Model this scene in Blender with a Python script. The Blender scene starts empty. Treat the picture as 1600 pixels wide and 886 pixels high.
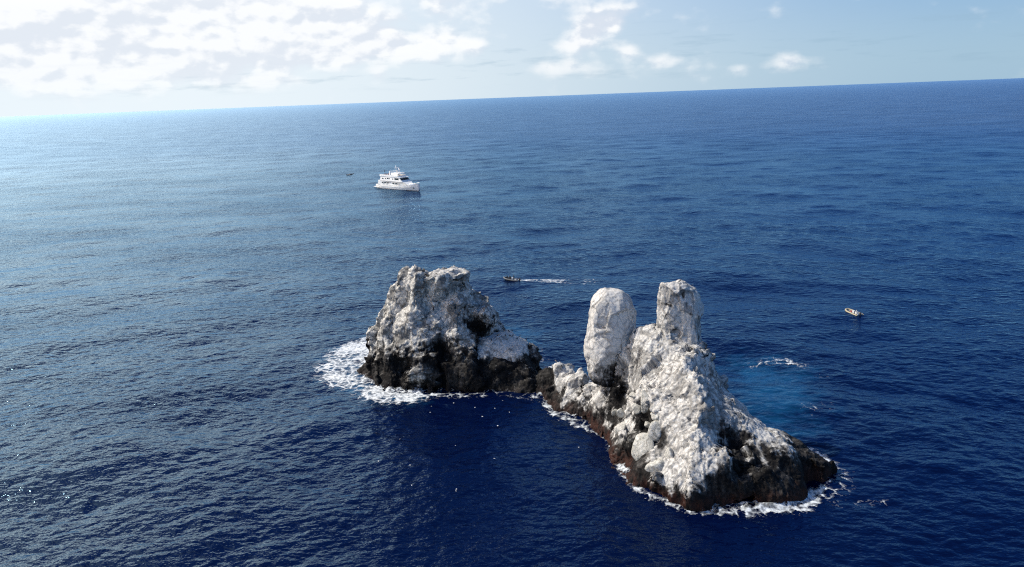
import bpy, math, random
import numpy as np
from mathutils import Vector, Matrix

random.seed(7)
SC = bpy.context.scene
COL = SC.collection
R = math.radians

# ------------------------------------------------------------------ camera
PITCH, ROLL, CAM_H = R(14.32), R(2.17), 60.0
_f = Vector((0, math.cos(PITCH), -math.sin(PITCH)))
_r0 = Vector((1, 0, 0)); _u0 = _r0.cross(_f)
_r = _r0 * math.cos(ROLL) - _u0 * math.sin(ROLL)
_u = _u0 * math.cos(ROLL) + _r0 * math.sin(ROLL)
cd = bpy.data.cameras.new('camera'); cam = bpy.data.objects.new('camera', cd); COL.objects.link(cam)
cd.sensor_width = 36; cd.lens = 36 * 1142 / 1600; cd.clip_start = 1; cd.clip_end = 200000
m = Matrix((_r, _u, -_f)).transposed().to_4x4(); m.translation = (0, 0, CAM_H)
cam.matrix_world = m
SC.camera = cam

# ------------------------------------------------------------------ light, sky, exposure
SUN_AZ, SUN_EL = R(-72), R(48)
SUN = Vector((math.sin(SUN_AZ) * math.cos(SUN_EL), math.cos(SUN_AZ) * math.cos(SUN_EL), math.sin(SUN_EL)))
ld = bpy.data.lights.new('sun', 'SUN'); ld.energy = 4.5; ld.angle = R(0.5); ld.color = (1.0, 0.955, 0.87)
sun = bpy.data.objects.new('sun', ld); COL.objects.link(sun)
sun.rotation_euler = SUN.to_track_quat('Z', 'Y').to_euler(); sun.location = (-300, 100, 300)
SC.view_settings.view_transform = 'Standard'; SC.view_settings.look = 'None'
SC.cycles.use_denoising = False; SC.cycles.filter_width = 1.2
SC.view_settings.gamma = 1; SC.view_settings.exposure = 0.0

W = bpy.data.worlds.new('World'); SC.world = W; W.use_nodes = True
SKY_STRENGTH = 0.08


class NT:
    """small helper to wire shader nodes"""
    def __init__(s, tree): s.t = tree; s.n = tree.nodes; s.l = tree.links
    def new(s, typ, **kw):
        nd = s.n.new(typ)
        for k, v in kw.items(): setattr(nd, k, v)
        return nd
    def put(s, sock, v):
        if isinstance(v, bpy.types.NodeSocket): s.l.new(v, sock)
        elif v is not None: sock.default_value = v
    def math(s, op, a, b=None, c=None, clamp=False):
        nd = s.new('ShaderNodeMath', operation=op, use_clamp=clamp)
        for i, v in enumerate((a, b, c)):
            if v is not None: s.put(nd.inputs[i], v)
        return nd.outputs[0]
    def vmath(s, op, a, b=None):
        nd = s.new('ShaderNodeVectorMath', operation=op)
        s.put(nd.inputs[0], a)
        if b is not None: s.put(nd.inputs[1], b)
        return nd.outputs[0]
    def comb(s, x, y, z):
        nd = s.new('ShaderNodeCombineXYZ')
        for i, v in enumerate((x, y, z)): s.put(nd.inputs[i], v)
        return nd.outputs[0]
    def noise(s, vec, scale, detail=4, rough=0.55, lac=2.0, dim='3D'):
        nd = s.new('ShaderNodeTexNoise', noise_dimensions=dim)
        s.put(nd.inputs['Vector'], vec); nd.inputs['Scale'].default_value = scale
        nd.inputs['Detail'].default_value = detail; nd.inputs['Roughness'].default_value = rough
        nd.inputs['Lacunarity'].default_value = lac
        return nd.outputs['Fac']
    def smooth(s, v, a, b, lo=0.0, hi=1.0):
        nd = s.new('ShaderNodeMapRange', interpolation_type='SMOOTHSTEP')
        s.put(nd.inputs[0], v)
        for i, q in enumerate((a, b, lo, hi)): s.put(nd.inputs[1 + i], q)
        return nd.outputs[0]
    def mix(s, fac, a, b):
        nd = s.new('ShaderNodeMix', data_type='RGBA')
        s.put(nd.inputs[0], fac)
        for sock, v in ((nd.inputs[6], a), (nd.inputs[7], b)):
            s.put(sock, v if isinstance(v, bpy.types.NodeSocket) else tuple(v) + (1,) if len(v) == 3 else v)
        return nd.outputs[2]


def build_world():
    t = NT(W.node_tree); t.n.clear()
    out = t.new('ShaderNodeOutputWorld'); bg = t.new('ShaderNodeBackground'); t.l.new(bg.outputs[0], out.inputs[0])
    bg.inputs[1].default_value = SKY_STRENGTH
    sky = t.new('ShaderNodeTexSky', sky_type='NISHITA', sun_disc=False)
    sky.sun_elevation = SUN_EL; sky.sun_rotation = SUN_AZ
    sky.altitude = 60; sky.air_density = 1.0; sky.dust_density = 1.0; sky.ozone_density = 1.5
    tc = t.new('ShaderNodeTexCoord')
    sep = t.new('ShaderNodeSeparateXYZ'); t.l.new(tc.outputs['Generated'], sep.inputs[0])
    az = t.math('ARCTAN2', sep.outputs[0], sep.outputs[1])
    el = t.math('ARCSINE', sep.outputs[2])
    # cloud banks: azimuth, elevation, half-widths (degrees), weight
    banks = [(-34, 7.0, 9, 4.2, .62), (-24, 7.0, 8, 3.6, .54), (-15, 6.4, 5.5, 2.8, .52), (-12, 4.0, 4, 1.5, .42), (-6, 4.2, 6.5, 1.4, .48), (-3, 7.0, 4.5, 1.4, .32), (-31, 3.2, 7, 1.5, .46), (-20, 3.0, 6, 1.4, .44),
             (5.6, 3.7, 2.0, 1.1, .46), (7.8, 5.0, 1.9, 1.0, .46), (9.2, 2.9, .9, .8, .28), (3.2, 2.0, 3.6, .5, .32), (-9.4, 1.7, .9, .8, .32), (11.6, 2.1, 1.0, .5, .30), (20.6, 1.7, 1.2, .6, .36), (17.2, 1.3, .8, .4, .28), (-18, 1.7, 3.4, .6, .32),
             (4.5, 7.6, 1.2, 1.2, .24), (-70, 14, 34, 8, .35), (-75, 40, 30, 14, .25)]
    acc = None
    for a, e, wa, we, k in banks:
        da = t.math('MULTIPLY', t.math('SUBTRACT', az, R(a)), 1 / R(wa))
        de = t.math('MULTIPLY', t.math('SUBTRACT', el, R(e)), 1 / R(we))
        g = t.math('ADD', t.math('MULTIPLY', da, da), t.math('MULTIPLY', de, de))
        b = t.math('MULTIPLY', t.math('EXPONENT', t.math('MULTIPLY', g, -1.0)), k)
        acc = b if acc is None else t.math('ADD', acc, b)
    def density(oa, oe):
        v = t.comb(t.math('ADD', az, oa), t.math('MULTIPLY', t.math('ADD', el, oe), 1.7), 3.1)
        big = t.noise(v, 13, 2, .45)
        fine = t.noise(v, 36, 6, .52)
        n = t.math('ADD', t.math('MULTIPLY', big, .80), t.math('MULTIPLY', fine, .38))
        return t.math('ADD', t.math('MULTIPLY', t.math('SUBTRACT', n, .56), 1.3), t.math('SUBTRACT', acc, .25))
    d0 = density(0, 0)
    d1 = density(R(-.40), R(.45))             # toward the sun: less cloud there means a lit edge
    mask = t.smooth(d0, -.12, .30)
    lit = t.smooth(t.math('SUBTRACT', d0, d1), -.10, .06)
    thick = t.smooth(d0, .10, .5)
    q = .1 / SKY_STRENGTH
    sc = lambda *c: tuple(v * q for v in c)
    cc = t.mix(lit, sc(6.7, 7.4, 8.5), sc(10.5, 10.5, 10.5))
    cc = t.mix(t.math('MULTIPLY', thick, .2), cc, sc(7.0, 7.7, 8.7))
    # pale marine air low in the sky, whiter toward the sun's side
    low = t.smooth(el, R(65), R(15))
    air = t.mix(t.smooth(el, R(1), R(9)), sc(4.0, 5.8, 7.3), sc(2.6, 4.65, 7.5))
    air = t.mix(t.smooth(el, R(8), R(24)), air, sc(.42, 2.0, 6.8))  # deep blue higher up, set to colour the sea's reflection
    base = t.mix(t.math('MULTIPLY', low, .9), t.mix(.75, sky.outputs[0], t.vmath('MULTIPLY', sky.outputs[0], (.42, .78, 1.15))), air)
    # milky glare round the sun, with a low warm band added to brighten the sea
    dt = t.new('ShaderNodeVectorMath', operation='DOT_PRODUCT'); t.l.new(tc.outputs['Generated'], dt.inputs[0]); dt.inputs[1].default_value = tuple(SUN)
    aure = t.smooth(dt.outputs['Value'], .86, 1.0)
    hz = t.math('MULTIPLY', t.smooth(t.math('COSINE', t.math('SUBTRACT', az, SUN_AZ)), -.30, .72), t.smooth(el, R(36), R(5)))
    base = t.mix(t.math('MULTIPLY', hz, .95), base, sc(8.7, 9.5, 10.0))
    fill_band = t.math('MULTIPLY', t.smooth(t.math('COSINE', t.math('SUBTRACT', az, SUN_AZ)), .30, .92), t.math('MULTIPLY', t.smooth(el, R(6), R(13)), t.smooth(el, R(26), R(16))))
    base = t.mix(fill_band, base, sc(64, 49, 39))
    base = t.mix(aure, base, sc(19, 18.5, 17.5))
    cc = t.mix(t.math('MULTIPLY', hz, .32), cc, sc(9.9, 10.1, 10.3))
    # streaks of far stratus
    vs = t.comb(t.math('MULTIPLY', az, 3.0), t.math('MULTIPLY', el, 22), .7)
    streak = t.smooth(t.noise(vs, 5, 6, .6), .5, .72)
    band = t.math('MULTIPLY', t.smooth(el, R(.6), R(1.6)), t.smooth(el, R(6), R(2.5)))
    base = t.mix(t.math('MULTIPLY', t.math('MULTIPLY', streak, band), .35), base, sc(3.1, 4.7, 6.1))
    mask = t.math('MULTIPLY', mask, t.math('SUBTRACT', 1.0, t.math('MULTIPLY', fill_band, .8)))
    col = t.mix(t.math('MULTIPLY', mask, t.smooth(el, R(0), R(4.5), .55, .92)), base, cc)
    t.l.new(col, bg.inputs[0])
    return bg


build_world()

# ------------------------------------------------------------------ tags and mesh helpers
def tag(o, label=None, cat=None, group=None, kind=None):
    if label: o['label'] = label
    if cat: o['category'] = cat
    if group: o['group'] = group
    if kind: o['kind'] = kind
    return o


def empty(name, loc, rz=0.0):
    o = bpy.data.objects.new(name, None); COL.objects.link(o)
    o.location = loc; o.rotation_euler = (0, 0, rz); o.empty_display_size = .5
    return o


def mesh_np(name, V, Fq, mat=None, parent=None, attrs=None, smooth=True):
    """V (n,3), Fq (m,k) with k = 3 or 4"""
    me = bpy.data.meshes.new(name)
    V = np.ascontiguousarray(V, dtype=np.float32); Fq = np.ascontiguousarray(Fq, dtype=np.int32)
    k = Fq.shape[1]; nf = len(Fq)
    me.vertices.add(len(V)); me.vertices.foreach_set('co', V.ravel())
    me.loops.add(nf * k); me.loops.foreach_set('vertex_index', Fq.ravel())
    me.polygons.add(nf); me.polygons.foreach_set('loop_start', np.arange(nf, dtype=np.int32) * k)
    me.polygons.foreach_set('loop_total', np.full(nf, k, dtype=np.int32))
    me.polygons.foreach_set('use_smooth', np.full(nf, smooth, dtype=bool))
    me.update(calc_edges=True)
    for an, av in (attrs or {}).items():
        a = me.attributes.new(an, 'FLOAT', 'POINT'); a.data.foreach_set('value', np.ascontiguousarray(av, dtype=np.float32))
    me.validate()
    o = bpy.data.objects.new(name, me); COL.objects.link(o)
    if mat: me.materials.append(mat)
    if parent: o.parent = parent
    return o


# ------------------------------------------------------------------ numpy noise
def h3(i, j, k, seed):
    i = i.astype(np.int64); j = j.astype(np.int64); k = k.astype(np.int64)
    h = (i * 73856093) ^ (j * 19349663) ^ (k * 83492791) ^ (seed * 2654435761)
    h &= 0xFFFFFFFF
    h ^= h >> 16; h = (h * 0x7feb352d) & 0xFFFFFFFF
    h ^= h >> 15; h = (h * 0x846ca68b) & 0xFFFFFFFF
    h ^= h >> 16
    return h


def h3f(i, j, k, seed): return (h3(i, j, k, seed) & 0xFFFFFF).astype(np.float32) / float(0x1000000)


def vnoise(P, seed=0):
    I = np.floor(P); Fr = P - I
    Fr = Fr * Fr * Fr * (Fr * (Fr * 6 - 15) + 10)
    x, y, z = I[:, 0], I[:, 1], I[:, 2]; u, v, w = Fr[:, 0], Fr[:, 1], Fr[:, 2]
    out = 0
    for a in (0, 1):
        for b in (0, 1):
            for c in (0, 1):
                wgt = (u if a else 1 - u) * (v if b else 1 - v) * (w if c else 1 - w)
                out = out + wgt * h3f(x + a, y + b, z + c, seed)
    return out * 2 - 1


def fbm(P, octv=4, seed=0, gain=.5):
    s = 0; a = 1.0; t = 0
    for o in range(octv):
        s = s + a * vnoise(P * (2.03 ** o) + 17.3 * o, seed + o); t += a; a *= gain
    return s / t


def ridged(P, octv=3, seed=0):
    s = 0; a = 1.0; t = 0
    for o in range(octv):
        s = s + a * (1 - np.abs(vnoise(P * (2.07 ** o) + 9.1 * o, seed + o)) * 2); t += a; a *= .5
    return s / t


def voronoi(P, seed=0):
    """F1, F2, offset to nearest site, three cell randoms"""
    I = np.floor(P); n = len(P)
    F1 = np.full(n, 9., np.float32); F2 = np.full(n, 9., np.float32)
    D = np.zeros((n, 3), np.float32); ID = np.zeros((n, 3), np.int64)
    for a in (-1, 0, 1):
        for b in (-1, 0, 1):
            for c in (-1, 0, 1):
                ci = I + np.array((a, b, c))
                x, y, z = ci[:, 0], ci[:, 1], ci[:, 2]
                hh = h3(x, y, z, seed)
                sx = (hh & 1023) / 1023.; sy = ((hh >> 10) & 1023) / 1023.; sz = ((hh >> 20) & 1023) / 1023.
                dx = P[:, 0] - (x + sx); dy = P[:, 1] - (y + sy); dz = P[:, 2] - (z + sz)
                d = np.sqrt(dx * dx + dy * dy + dz * dz)
                nearer = d < F1
                F2 = np.where(nearer, F1, np.minimum(F2, d)); F1 = np.where(nearer, d, F1)
                D[nearer, 0] = dx[nearer]; D[nearer, 1] = dy[nearer]; D[nearer, 2] = dz[nearer]
                ID[nearer, 0] = x[nearer]; ID[nearer, 1] = y[nearer]; ID[nearer, 2] = z[nearer]
    rnd = [h3f(ID[:, 0], ID[:, 1], ID[:, 2], seed + 91 + q) * 2 - 1 for q in range(4)]
    return F1, F2, D, rnd


def facets(P, scale, seed, tilt=.7, off=.35):
    """broken-rock relief: every cell is a tilted, offset plane; metres"""
    F1, F2, D, r = voronoi(P / np.asarray(scale), seed)
    s = float(np.mean(scale))
    return s * (tilt * (D[:, 0] * r[0] + D[:, 1] * r[1] + D[:, 2] * r[2]) + off * r[3] * .5), F2 - F1, r[3]


# ------------------------------------------------------------------ implicit rocks
def poly_sd(X, Y, poly):
    p = np.asarray(poly, dtype=np.float32); q = np.roll(p, -1, axis=0)
    d = np.full(X.shape, 1e9, np.float32); ins = np.zeros(X.shape, bool)
    for (x0, y0), (x1, y1) in zip(p, q):
        ex, ey = x1 - x0, y1 - y0
        wx, wy = X - x0, Y - y0
        t = np.clip((wx * ex + wy * ey) / (ex * ex + ey * ey + 1e-9), 0, 1)
        dx, dy = wx - ex * t, wy - ey * t
        d = np.minimum(d, dx * dx + dy * dy)
        c = ((y0 <= Y) & (y1 > Y)) | ((y1 <= Y) & (y0 > Y))
        with np.errstate(divide='ignore', invalid='ignore'):
            xi = x0 + (Y - y0) * ex / (ey if abs(ey) > 1e-9 else 1e-9)
        ins ^= c & (X < xi)
    return np.where(ins, -np.sqrt(d), np.sqrt(d))


def contour_field(levels, gx, gy, gz, slope=.85):
    """signed field from a stack of plan outlines (z, polygon or None), interpolated with height"""
    X, Y = np.meshgrid(gx, gy, indexing='ij')
    sds = [(z, poly_sd(X, Y, pl)) for z, pl in levels]
    f = np.empty((len(gx), len(gy), len(gz)), np.float32)
    zs = [z for z, _ in sds]
    for k, z in enumerate(gz):
        if z <= zs[0]: f[:, :, k] = sds[0][1]
        elif z >= zs[-1]: f[:, :, k] = np.maximum(sds[-1][1], z - zs[-1])
        else:
            i = max(j for j in range(len(zs)) if zs[j] <= z)
            t = (z - zs[i]) / (zs[i + 1] - zs[i])
            f[:, :, k] = sds[i][1] * (1 - t) + sds[i + 1][1] * t
    f = np.maximum(f, (gz[None, None, :] - zs[-1]) * 1.0)
    return f * slope


def smin(a, b, k):
    h = np.clip(.5 + .5 * (b - a) / k, 0, 1)
    return b * (1 - h) + a * h - k * h * (1 - h)


def ellip(G, c, r, rz=0.0):
    X, Y, Z = G
    x, y, z = X - c[0], Y - c[1], Z - c[2]
    cs, sn = math.cos(rz), math.sin(rz)
    x, y = x * cs + y * sn, -x * sn + y * cs
    k = np.sqrt((x / r[0]) ** 2 + (y / r[1]) ** 2 + (z / r[2]) ** 2)
    return (k - 1) * min(r)


def capsule(G, a, b, r):
    X, Y, Z = G
    a = np.asarray(a, float); b = np.asarray(b, float); e = b - a
    wx, wy, wz = X - a[0], Y - a[1], Z - a[2]
    t = np.clip((wx * e[0] + wy * e[1] + wz * e[2]) / (e @ e), 0, 1)
    return np.sqrt((wx - e[0] * t) ** 2 + (wy - e[1] * t) ** 2 + (wz - e[2] * t) ** 2) - r


def surface_nets(f, org, h):
    nx, ny, nz = f.shape
    ins = f < 0
    cnt = np.zeros((nx - 1, ny - 1, nz - 1), np.int8)
    corners = [(a, b, c) for a in (0, 1) for b in (0, 1) for c in (0, 1)]
    for a, b, c in corners: cnt += ins[a:nx - 1 + a, b:ny - 1 + b, c:nz - 1 + c]
    act = (cnt > 0) & (cnt < 8)
    I, J, K = np.nonzero(act)
    acc = np.zeros((len(I), 3)); num = np.zeros(len(I))
    for p in corners:
        for ax in range(3):
            if p[ax]: continue
            q = list(p); q[ax] = 1
            f0 = f[I + p[0], J + p[1], K + p[2]]; f1 = f[I + q[0], J + q[1], K + q[2]]
            cr = (f0 < 0) != (f1 < 0)
            t = np.where(cr, f0 / np.where(cr, f0 - f1, 1), 0)
            for d in range(3):
                acc[:, d] += np.where(cr, p[d] + (t if d == ax else 0), 0)
            num += cr
    V = (acc / num[:, None] + np.stack((I, J, K), 1)) * h + np.asarray(org)
    idx = np.full(act.shape, -1, np.int32); idx[I, J, K] = np.arange(len(I))
    quads = []
    for ax in range(3):
        s0 = [slice(1, -1)] * 3; s1 = [slice(1, -1)] * 3
        s0[ax] = slice(0, f.shape[ax] - 1); s1[ax] = slice(1, f.shape[ax])
        A, B = ins[tuple(s0)], ins[tuple(s1)]
        e = np.nonzero(A != B); pos = A[e]
        base = [e[0] + (0 if ax == 0 else 1), e[1] + (0 if ax == 1 else 1), e[2] + (0 if ax == 2 else 1)]
        u, v = [(1, 2), (2, 0), (0, 1)][ax]
        def cell(du, dv):
            c = [b.copy() for b in base]; c[u] = c[u] - du; c[v] = c[v] - dv
            return idx[c[0], c[1], c[2]]
        q = np.stack((cell(1, 1), cell(0, 1), cell(0, 0), cell(1, 0)), 1)
        q[~pos] = q[~pos][:, ::-1]
        quads.append(q)
    return V, np.concatenate(quads)


def vert_normals(V, Q):
    n = np.cross(V[Q[:, 2]] - V[Q[:, 0]], V[Q[:, 3]] - V[Q[:, 1]])
    N = np.zeros_like(V)
    for k in range(4):
        for d in range(3): N[:, d] += np.bincount(Q[:, k], n[:, d], len(V))
    return N / (np.linalg.norm(N, axis=1)[:, None] + 1e-12)


def facetize(V, Q, scale, seed, fac, tilt=.45):
    """press the vertices of every random cell toward one plane, as broken stone has"""
    N = vert_normals(V, Q)
    P = V / np.asarray(scale)
    P = P + .12 * fbm(P * 1.7, 2, seed + 3)[:, None]
    I = np.floor(P); best = np.full(len(V), 9.); sec = np.full(len(V), 9.); cid = np.zeros(len(V), np.int64)
    for a in (-1, 0, 1):
        for b in (-1, 0, 1):
            for c in (-1, 0, 1):
                x, y, z = I[:, 0] + a, I[:, 1] + b, I[:, 2] + c
                hh = h3(x, y, z, seed)
                d = (P[:, 0] - x - (hh & 1023) / 1023.) ** 2 + (P[:, 1] - y - ((hh >> 10) & 1023) / 1023.) ** 2 + (P[:, 2] - z - ((hh >> 20) & 1023) / 1023.) ** 2
                m_ = d < best
                sec = np.where(m_, best, np.minimum(sec, d)); best = np.where(m_, d, best); cid = np.where(m_, (x + 512).astype(np.int64) * 1048576 + (y + 512).astype(np.int64) * 1024 + (z + 512).astype(np.int64), cid)
    _, inv = np.unique(cid, return_inverse=True); k = inv.max() + 1
    cnt = np.bincount(inv, minlength=k)
    C = np.stack([np.bincount(inv, V[:, d], k) / cnt for d in range(3)], 1)
    n = np.stack([np.bincount(inv, N[:, d], k) for d in range(3)], 1)
    n += np.stack([h3f(np.arange(k), np.full(k, d), np.full(k, 7), seed + 31) - .5 for d in range(3)], 1) * np.linalg.norm(n, axis=1)[:, None] * tilt
    n /= np.linalg.norm(n, axis=1)[:, None] + 1e-9
    dd = np.einsum('ij,ij->i', V - C[inv], n[inv])
    rnd = np.random.RandomState(seed).uniform(0, 1, k)[inv]
    return V - n[inv] * (dd * fac)[:, None], rnd, np.sqrt(sec) - np.sqrt(best)


LAST = {}          # relief data of the rock built last: facet tone, joints, steepness


def rock_mesh(lo, hi, h, field, coarse, fine, band=2.2, cuts=()):
    """field(G) -> f on the grid; coarse(P) -> outward metres near the surface; fine(P, N) -> outward metres on the vertices"""
    gx, gy, gz = (np.arange(lo[d], hi[d] + h, h, dtype=np.float32) for d in range(3))
    G = np.meshgrid(gx, gy, gz, indexing='ij', sparse=True)
    f = np.array(field(gx, gy, gz, G), np.float32)
    near = np.abs(f) < band
    X, Y, Z = np.broadcast_arrays(*G)
    P = np.stack((X[near], Y[near], Z[near]), 1)
    if coarse: f[near] -= coarse(P)
    for d in range(3):
        s = [slice(None)] * 3
        for e in (0, -1):
            s[d] = e; f[tuple(s)] = np.abs(f[tuple(s)]) + .05
    V, Q = surface_nets(f, (gx[0], gy[0], gz[0]), h)
    tone = np.zeros(len(V)); crack = np.zeros(len(V)); w = 1.0
    for sc_, sd_, fc_ in cuts:
        V, rn, ed = facetize(V, Q, sc_, sd_, fc_, .55 if sc_[0] > 3 else .20)
        tone += w * (rn - .5); crack = np.maximum(crack, np.exp(-(ed * sc_[0] / .17) ** 2) * (rn > .3) * (1.2 < sc_[0] < 5)); w *= .8
    if fine:
        N = vert_normals(V, Q)
        V = V + N * fine(V, N)[:, None]
    LAST['up'] = vert_normals(V, Q)[:, 2]; LAST['tone'] = tone - .45 * (np.clip(LAST['up'], 0, 1) - .35); LAST['crack'] = crack  # tops lightened for droppings and for a sunlit look
    return V, Q


# ------------------------------------------------------------------ materials
def principled(name, col, rough=.6, metal=0.0, spec=.5, noise=0.0, nscale=3.0, bump=0.0):
    mt = bpy.data.materials.new(name); mt.use_nodes = True
    t = NT(mt.node_tree); b = t.n['Principled BSDF']
    b.inputs['Roughness'].default_value = rough; b.inputs['Metallic'].default_value = metal
    b.inputs['Specular IOR Level'].default_value = spec
    tc = t.new('ShaderNodeTexCoord')
    n = t.noise(tc.outputs['Object'], nscale, 5, .6)
    dark = tuple(c * (1 - noise) for c in col)
    t.l.new(t.mix(n, dark, tuple(min(1, c * (1 + noise * .6)) for c in col)), b.inputs['Base Color'])
    if bump:
        bp = t.new('ShaderNodeBump'); bp.inputs['Strength'].default_value = bump
        t.l.new(t.noise(tc.outputs['Object'], nscale * 4, 4, .6), bp.inputs['Height']); t.l.new(bp.outputs[0], b.inputs['Normal'])
    return mt


def rock_material(name, white, grey, grey_amt, bump=.6):
    """basalt whitened by droppings; the mesh carries guano (0 bare rock or painted shade .. 1 white) and tide (0 dry .. 1 weed-red splash line)"""
    mt = bpy.data.materials.new(name); mt.use_nodes = True
    t = NT(mt.node_tree); b = t.n['Principled BSDF']
    geo = t.new('ShaderNodeNewGeometry'); pos = geo.outputs['Position']
    ga = t.new('ShaderNodeAttribute', attribute_name='guano_shade').outputs['Fac']
    td = t.new('ShaderNodeAttribute', attribute_name='tide').outputs['Fac']
    sp = t.new('ShaderNodeSeparateXYZ'); t.l.new(pos, sp.inputs[0])
    streak = t.noise(t.comb(sp.outputs[0], sp.outputs[1], t.math('MULTIPLY', sp.outputs[2], .22)), 1.1, 6, .65)
    fine = t.noise(pos, 2.3, 7, .65)
    blot = t.noise(pos, .30, 5, .6)
    vor = t.new('ShaderNodeTexVoronoi', feature='DISTANCE_TO_EDGE'); vor.inputs['Scale'].default_value = .55
    warp = t.vmath('ADD', pos, t.vmath('SCALE', t.new('ShaderNodeTexNoise').outputs['Color']))
    t.l.new(pos, vor.inputs['Vector'])
    g = t.math('ADD', ga, t.math('MULTIPLY', t.math('SUBTRACT', streak, .5), 1.35))
    g = t.math('ADD', g, t.math('MULTIPLY', t.math('SUBTRACT', fine, .5), .7))
    gm = t.smooth(g, .22, .80)
    wh = t.mix(t.smooth(fine, .35, .68), grey, white)
    tone = t.new('ShaderNodeAttribute', attribute_name='tone').outputs['Fac']; ck = t.new('ShaderNodeAttribute', attribute_name='crack').outputs['Fac']
    tn = t.math('ADD', tone, t.math('MULTIPLY', t.math('SUBTRACT', blot, .5), 2.4))
    tn = t.math('ADD', tn, t.math('MULTIPLY', t.math('SUBTRACT', fine, .5), .6))
    wh = t.mix(t.math('MULTIPLY', t.smooth(tn, .10, .50), grey_amt), wh, tuple(c * .50 for c in grey))
    wh = t.mix(t.math('MULTIPLY', ck, .6), wh, (.07, .064, .058))
    crack = t.math('MULTIPLY', t.smooth(vor.outputs['Distance'], .035, .0), t.smooth(t.noise(pos, .35, 2), .48, .62))
    wh = t.mix(t.math('MULTIPLY', crack, .7), wh, (.10, .09, .08))
    bare = t.mix(t.smooth(fine, .35, .75), (.005, .0047, .0047), (.016, .0145, .0138))
    bare = t.mix(t.math('MULTIPLY', t.smooth(g, -.15, .35), t.smooth(blot, .42, .62)), bare, (.060, .055, .050))
    bare = t.mix(t.math('MULTIPLY', td, t.smooth(streak, .35, .6)), bare, (.042, .018, .013))
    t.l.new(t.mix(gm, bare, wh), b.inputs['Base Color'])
    t.l.new(t.mix(gm, (.7, .7, .7), (.9, .9, .9)), b.inputs['Roughness'])
    b.inputs['Specular IOR Level'].default_value = .09
    bp = t.new('ShaderNodeBump'); bp.inputs['Strength'].default_value = bump; bp.inputs['Distance'].default_value = .25
    hh = t.math('ADD', fine, t.math('MULTIPLY', t.noise(pos, 6.5, 4, .6), .4))
    t.l.new(hh, bp.inputs['Height']); t.l.new(bp.outputs[0], b.inputs['Normal'])
    return mt


M_ROCK = rock_material('guano_basalt_knobbly', (.72, .69, .625), (.37, .358, .33), .85, .5)
M_ROCK2 = rock_material('guano_basalt_broken', (.69, .665, .615), (.40, .385, .36), .68, .4)
M_EGG = rock_material('guano_smooth', (.66, .635, .59), (.55, .53, .495), .25, .35)

# ------------------------------------------------------------------ the rocks
LEFT = [(-4, [(-36.5, 161.5), (-34.5, 154.5), (-29.5, 148.2), (-25.5, 145.5), (-19.9, 143.8), (-11.6, 142.8), (-3.6, 143.2), (3, 141), (7, 141), (8, 146), (5, 153), (2, 161), (-4, 167), (-14, 171), (-26, 171), (-34, 168)]),
        (0, [(-35.3, 161), (-33.2, 154.8), (-29, 149), (-25.5, 146.4), (-19.9, 144.8), (-11.6, 143.8), (-3.6, 144.2), (3, 142), (6.5, 141.5), (7, 146), (5, 153), (2, 160), (-4, 166), (-14, 170), (-26, 170), (-33, 167)]),
        (5, [(-33.2, 161), (-31.8, 155), (-28, 150), (-24.3, 147.6), (-19.5, 146), (-12, 145), (-4, 145.3), (1.5, 145.6), (4.2, 148), (4.2, 154), (0, 161), (-6, 165), (-15, 168), (-26, 168), (-32, 166)]),
        (9.5, [(-31.4, 160), (-29.8, 155), (-26, 151), (-20.5, 148.5), (-15, 147.6), (-10, 148.0), (-7.5, 151), (-4, 155), (-2, 158), (-4, 163), (-12, 166), (-24, 166), (-30, 164)]),
        (14, [(-29.5, 159), (-27.8, 155), (-23.5, 152), (-17.5, 150.0), (-12.5, 150.2), (-9, 152.5), (-6, 154.5), (-5, 157), (-6, 162), (-13, 164), (-23, 164), (-28, 162)]),
        (18.9, [(-26.2, 158), (-24.7, 155), (-20, 153.0), (-15, 152.0), (-11.5, 152.8), (-9.3, 155), (-9.5, 158.5), (-13, 161.5), (-21, 161.5), (-25, 160.5)]),
        (21.4, [(-25.1, 157.5), (-23.9, 155.6), (-20, 154.6), (-16, 153.7), (-12.6, 153.8), (-11.1, 155), (-11, 157.5), (-14, 159.5), (-20, 159.8), (-24, 159.3)])]
LEDGE = [(-2, [(-9, 144), (3, 143), (5.5, 145), (4.5, 153), (2, 160), (-6, 160)]),
         (4, [(-9, 146), (-1, 145.4), (3.4, 147), (3.8, 151), (3, 156), (1, 160.5), (-6, 160)]),
         (6.6, [(-9, 147), (-3, 146.6), (1.8, 147.6), (3.2, 151), (2.6, 155.5), (.5, 159.6), (-6, 160)]),
         (9.4, [(-9, 150), (-5, 150.4), (-2.6, 153), (-.6, 156), (-1.2, 158.6), (-6, 160)])]
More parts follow.
